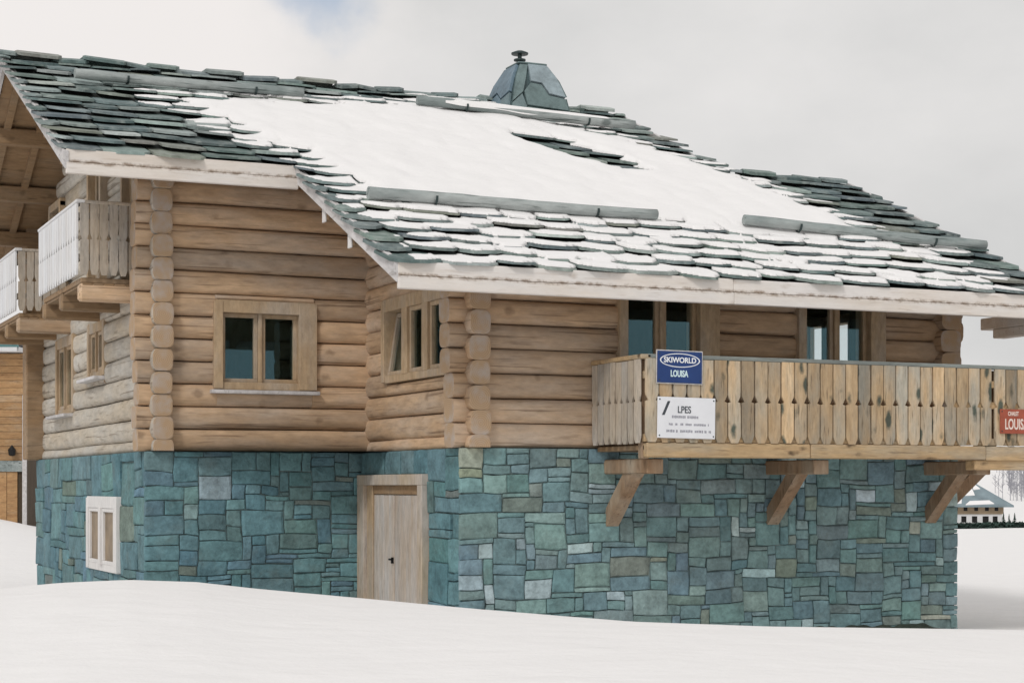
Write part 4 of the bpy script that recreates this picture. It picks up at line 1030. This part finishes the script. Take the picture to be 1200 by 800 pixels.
mb = MB(); q = pix(14, 528, 69.8); mb.lathe((q.x, q.y, q.z - .2), [(.05, 0), (.13, .04), (.15, .25), (.06, .36), (.02, .42)], 8)
lm = mb.build('wall_lamp', M['iron'], None); tag(lm, 'small black lamp fixed to the beam of the neighbouring brown chalet', 'lamp')

# ------------------------------------------------------------------ far right: hedge, chalet, trees
def blades(mb, c, rx, ry, rz_, n_, s):
    for _ in range(n_):
        p = Vector((c[0] + rnd.gauss(0, rx), c[1] + rnd.gauss(0, ry), c[2] + rnd.random() * rz_)); a = rnd.uniform(0, 6.28); t = Vector((math.cos(a), math.sin(a), rnd.uniform(-.2, .8))).normalized() * s * rnd.uniform(.6, 1.3); u = Vector((-t.y, t.x, rnd.uniform(-.3, .3))).normalized() * s * .35
        mb.add([p - u, p + u, p + t + u * .3, p + t - u * .3], [(0, 1, 2, 3)])
mb = MB(); D0 = 87.0
for k in range(150):
    px = 1095 + k * .95; p = pix(px, 613, D0 + 1.2 * math.sin(px / 31.0)); d_ = D0; g_ = ground_z((p - CAM).dot(ZA), (p - CAM).dot(RA))
    blades(mb, (p.x, p.y, g_ - .05), .12, .25, .26 + .12 * mnoise.noise(Vector((px * .08, 0, 0))), 34, .16)
tag(mb.build('hedge', M['needles']), 'low dark strip of scrub along the edge of the snowfield', 'hedge', kind='stuff')
fc = empty('distant_chalet'); tag(fc, 'small distant chalet with a blue-grey snow-patched roof right of the stone wall', 'chalet')
DF = 336.0; fo = pix(1143, 601, DF); fo.z = 0
def fx(u, v, z): p = fo + RA * u + ZA * v; return (p.x, p.y, z)
def fbox(mb, u0, u1, v0, v1, z0, z1): mb.hexa([fx(u0, v0, z0), fx(u1, v0, z0), fx(u1, v1, z0), fx(u0, v1, z0), fx(u0, v0, z1), fx(u1, v0, z1), fx(u1, v1, z1), fx(u0, v1, z1)])
mb = MB(); fbox(mb, -5.2, 5.3, 0, 9, -3.1, -1.1); wl = mb.build('wall', M['farwall'], fc)
mb = MB(); fbox(mb, -5.0, 5.1, .15, 8.8, -5.6, -3.12); lo_ = mb.build('ground_floor', M['render'], fc)
for u in (-4.2, -2.6, -.6, 1.4, 3.3):
    mb = MB(); fbox(mb, u, u + rnd.uniform(.7, 1.2), .1, .3, -4.6 + rnd.uniform(-.2, .1), -3.5); mb.build('window', M['iron'], fc)
for u in (-4.0, -2.2, -.2, 1.8, 3.6):
    mb = MB(); fbox(mb, u, u + .7, -.06, .1, -2.5, -1.6); mb.build('window', M['iron'], fc)
mb = MB()
ev, rg_ = -1.45, 2.55
E = [fx(-7.0, -1.2, ev), fx(6.9, -1.2, ev), fx(6.9, 10.2, ev), fx(-7.0, 10.2, ev)]; R1, R2 = fx(-1.2, 4.5, rg_), fx(1.4, 4.5, rg_); dz = Vector((0, 0, -.35))
vs = [*E, R1, R2] + [tuple(Vector(p) + dz) for p in [*E, R1, R2]]
mb.add(vs, [(0, 1, 5, 4), (1, 2, 5), (2, 3, 4, 5), (3, 0, 4), (6, 7, 11, 10), (7, 8, 11), (8, 9, 10, 11), (9, 6, 10), (0, 1, 7, 6), (1, 2, 8, 7), (2, 3, 9, 8), (3, 0, 6, 9)])
rf = mb.build('roof', M['farroof'], fc)
for (a, b) in (((-.80, .05), (.40, 1.0)), ((-1.0, -.42), (.02, .38)), ((.1, .6), (.70, 1.0)), ((-.3, .5), (.0, .2))):
    mb = MB(); pts = []
    for s_, t_ in ((a[0], b[0]), (a[1], b[0] + .05), (a[1] - .05, b[1]), (a[0] + .12, b[1] - .03)):
        e0 = Vector(E[0]).lerp(Vector(E[1]), (s_ + 1) / 2); r0 = Vector(R1).lerp(Vector(R2), (s_ + 1) / 2); pts.append(e0.lerp(r0, t_))
    mb.prism(pts, Vector((0, 0, .03)), Vector((0, 0, .16))); mb.build('snow_patch', M['roofsnow'], rf)
def conifer(pos, h_, label):
    t = empty('conifer', pos); tag(t, label, 'tree', 'conifers by the distant chalet')
    mb = MB(); mb.lathe((0, 0, -.3), [(.05 * h_, 0), (.035 * h_, .4 * h_), (.008 * h_, h_)], 7); mb.build('trunk', M['bark'], t)
    mb = MB()
    for k in range(16):
        z = h_ * (.10 + .88 * k / 16); r = h_ * .23 * (1 - k / 16.5)
        for q in range(11):
            a = rnd.uniform(0, 6.28); rr = r * rnd.uniform(.65, 1.15); d = Vector((math.cos(a), math.sin(a), 0)); s_ = Vector((-d.y, d.x, 0)) * rr * .30
            p = Vector((0, 0, z + h_ * .05)); e_ = d * rr + Vector((0, 0, z - h_ * .035)); mb.add([p, e_ - s_ * .8 - d * rr * .25, e_, e_ + s_ * .8 - d * rr * .25], [(0, 1, 2), (0, 2, 3)])
    mb.build('crown', M['needles'], t)
for px, D_, h_, lb in ((1176, 300, 2.9, 'dark conifer just right of the distant chalet'), (1182.5, 306, 2.5, 'middle one of the small conifers right of the distant chalet'), (1189, 302, 2.8, 'rightmost of the dark conifers by the distant chalet')):
    l_ = (px - 600) / F_PX * D_; p = CAM + ZA * D_ + RA * l_; conifer((p.x, p.y, ground_z(D_, l_) - .1), h_ * 1.0, lb)
# bare wood far up the snowy hillside
mb = MB()
for k in range(90):
    px = rnd.gauss(1196, 15); D_ = rnd.uniform(560, 700); l_ = (px - 600) / F_PX * D_; p = CAM + ZA * D_ + RA * l_; z = ground_z(D_, l_); h_ = rnd.uniform(4, 8)
    mb.beam((p.x, p.y, z - .5), (p.x, p.y, z + h_), .12, .12, Vector((1, 0, 0)))
    for q in range(7):
        a = rnd.uniform(0, 6.28); zz_ = z + h_ * rnd.uniform(.3, .9); mb.beam((p.x, p.y, zz_), (p.x + math.cos(a) * h_ * .2, p.y + math.sin(a) * h_ * .2, zz_ + h_ * .18), .08, .08, Vector((.3, .2, 1)))
tag(mb.build('bare_wood', M['twig']), 'sparse bare wood on the far snowy hillside at the right edge', 'wood', kind='stuff')
# dark lumpy strip along the foot of the front wall
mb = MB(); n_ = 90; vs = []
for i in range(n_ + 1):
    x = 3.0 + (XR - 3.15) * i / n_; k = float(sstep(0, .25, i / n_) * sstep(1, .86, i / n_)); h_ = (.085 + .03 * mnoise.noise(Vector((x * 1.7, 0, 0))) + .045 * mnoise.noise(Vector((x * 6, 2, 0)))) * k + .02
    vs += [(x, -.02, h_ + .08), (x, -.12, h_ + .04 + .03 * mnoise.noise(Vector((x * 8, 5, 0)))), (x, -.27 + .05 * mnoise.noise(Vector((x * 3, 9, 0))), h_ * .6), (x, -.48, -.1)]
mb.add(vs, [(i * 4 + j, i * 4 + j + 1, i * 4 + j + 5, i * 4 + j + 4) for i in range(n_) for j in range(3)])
tag(mb.build('foot_strip', M['foot_dark'], smooth=True), 'dark low strip at the foot of the front stone wall', 'earth', kind='structure')
print('slates', len(vis), 'stones', len(stones), 'objects', len(bpy.data.objects))
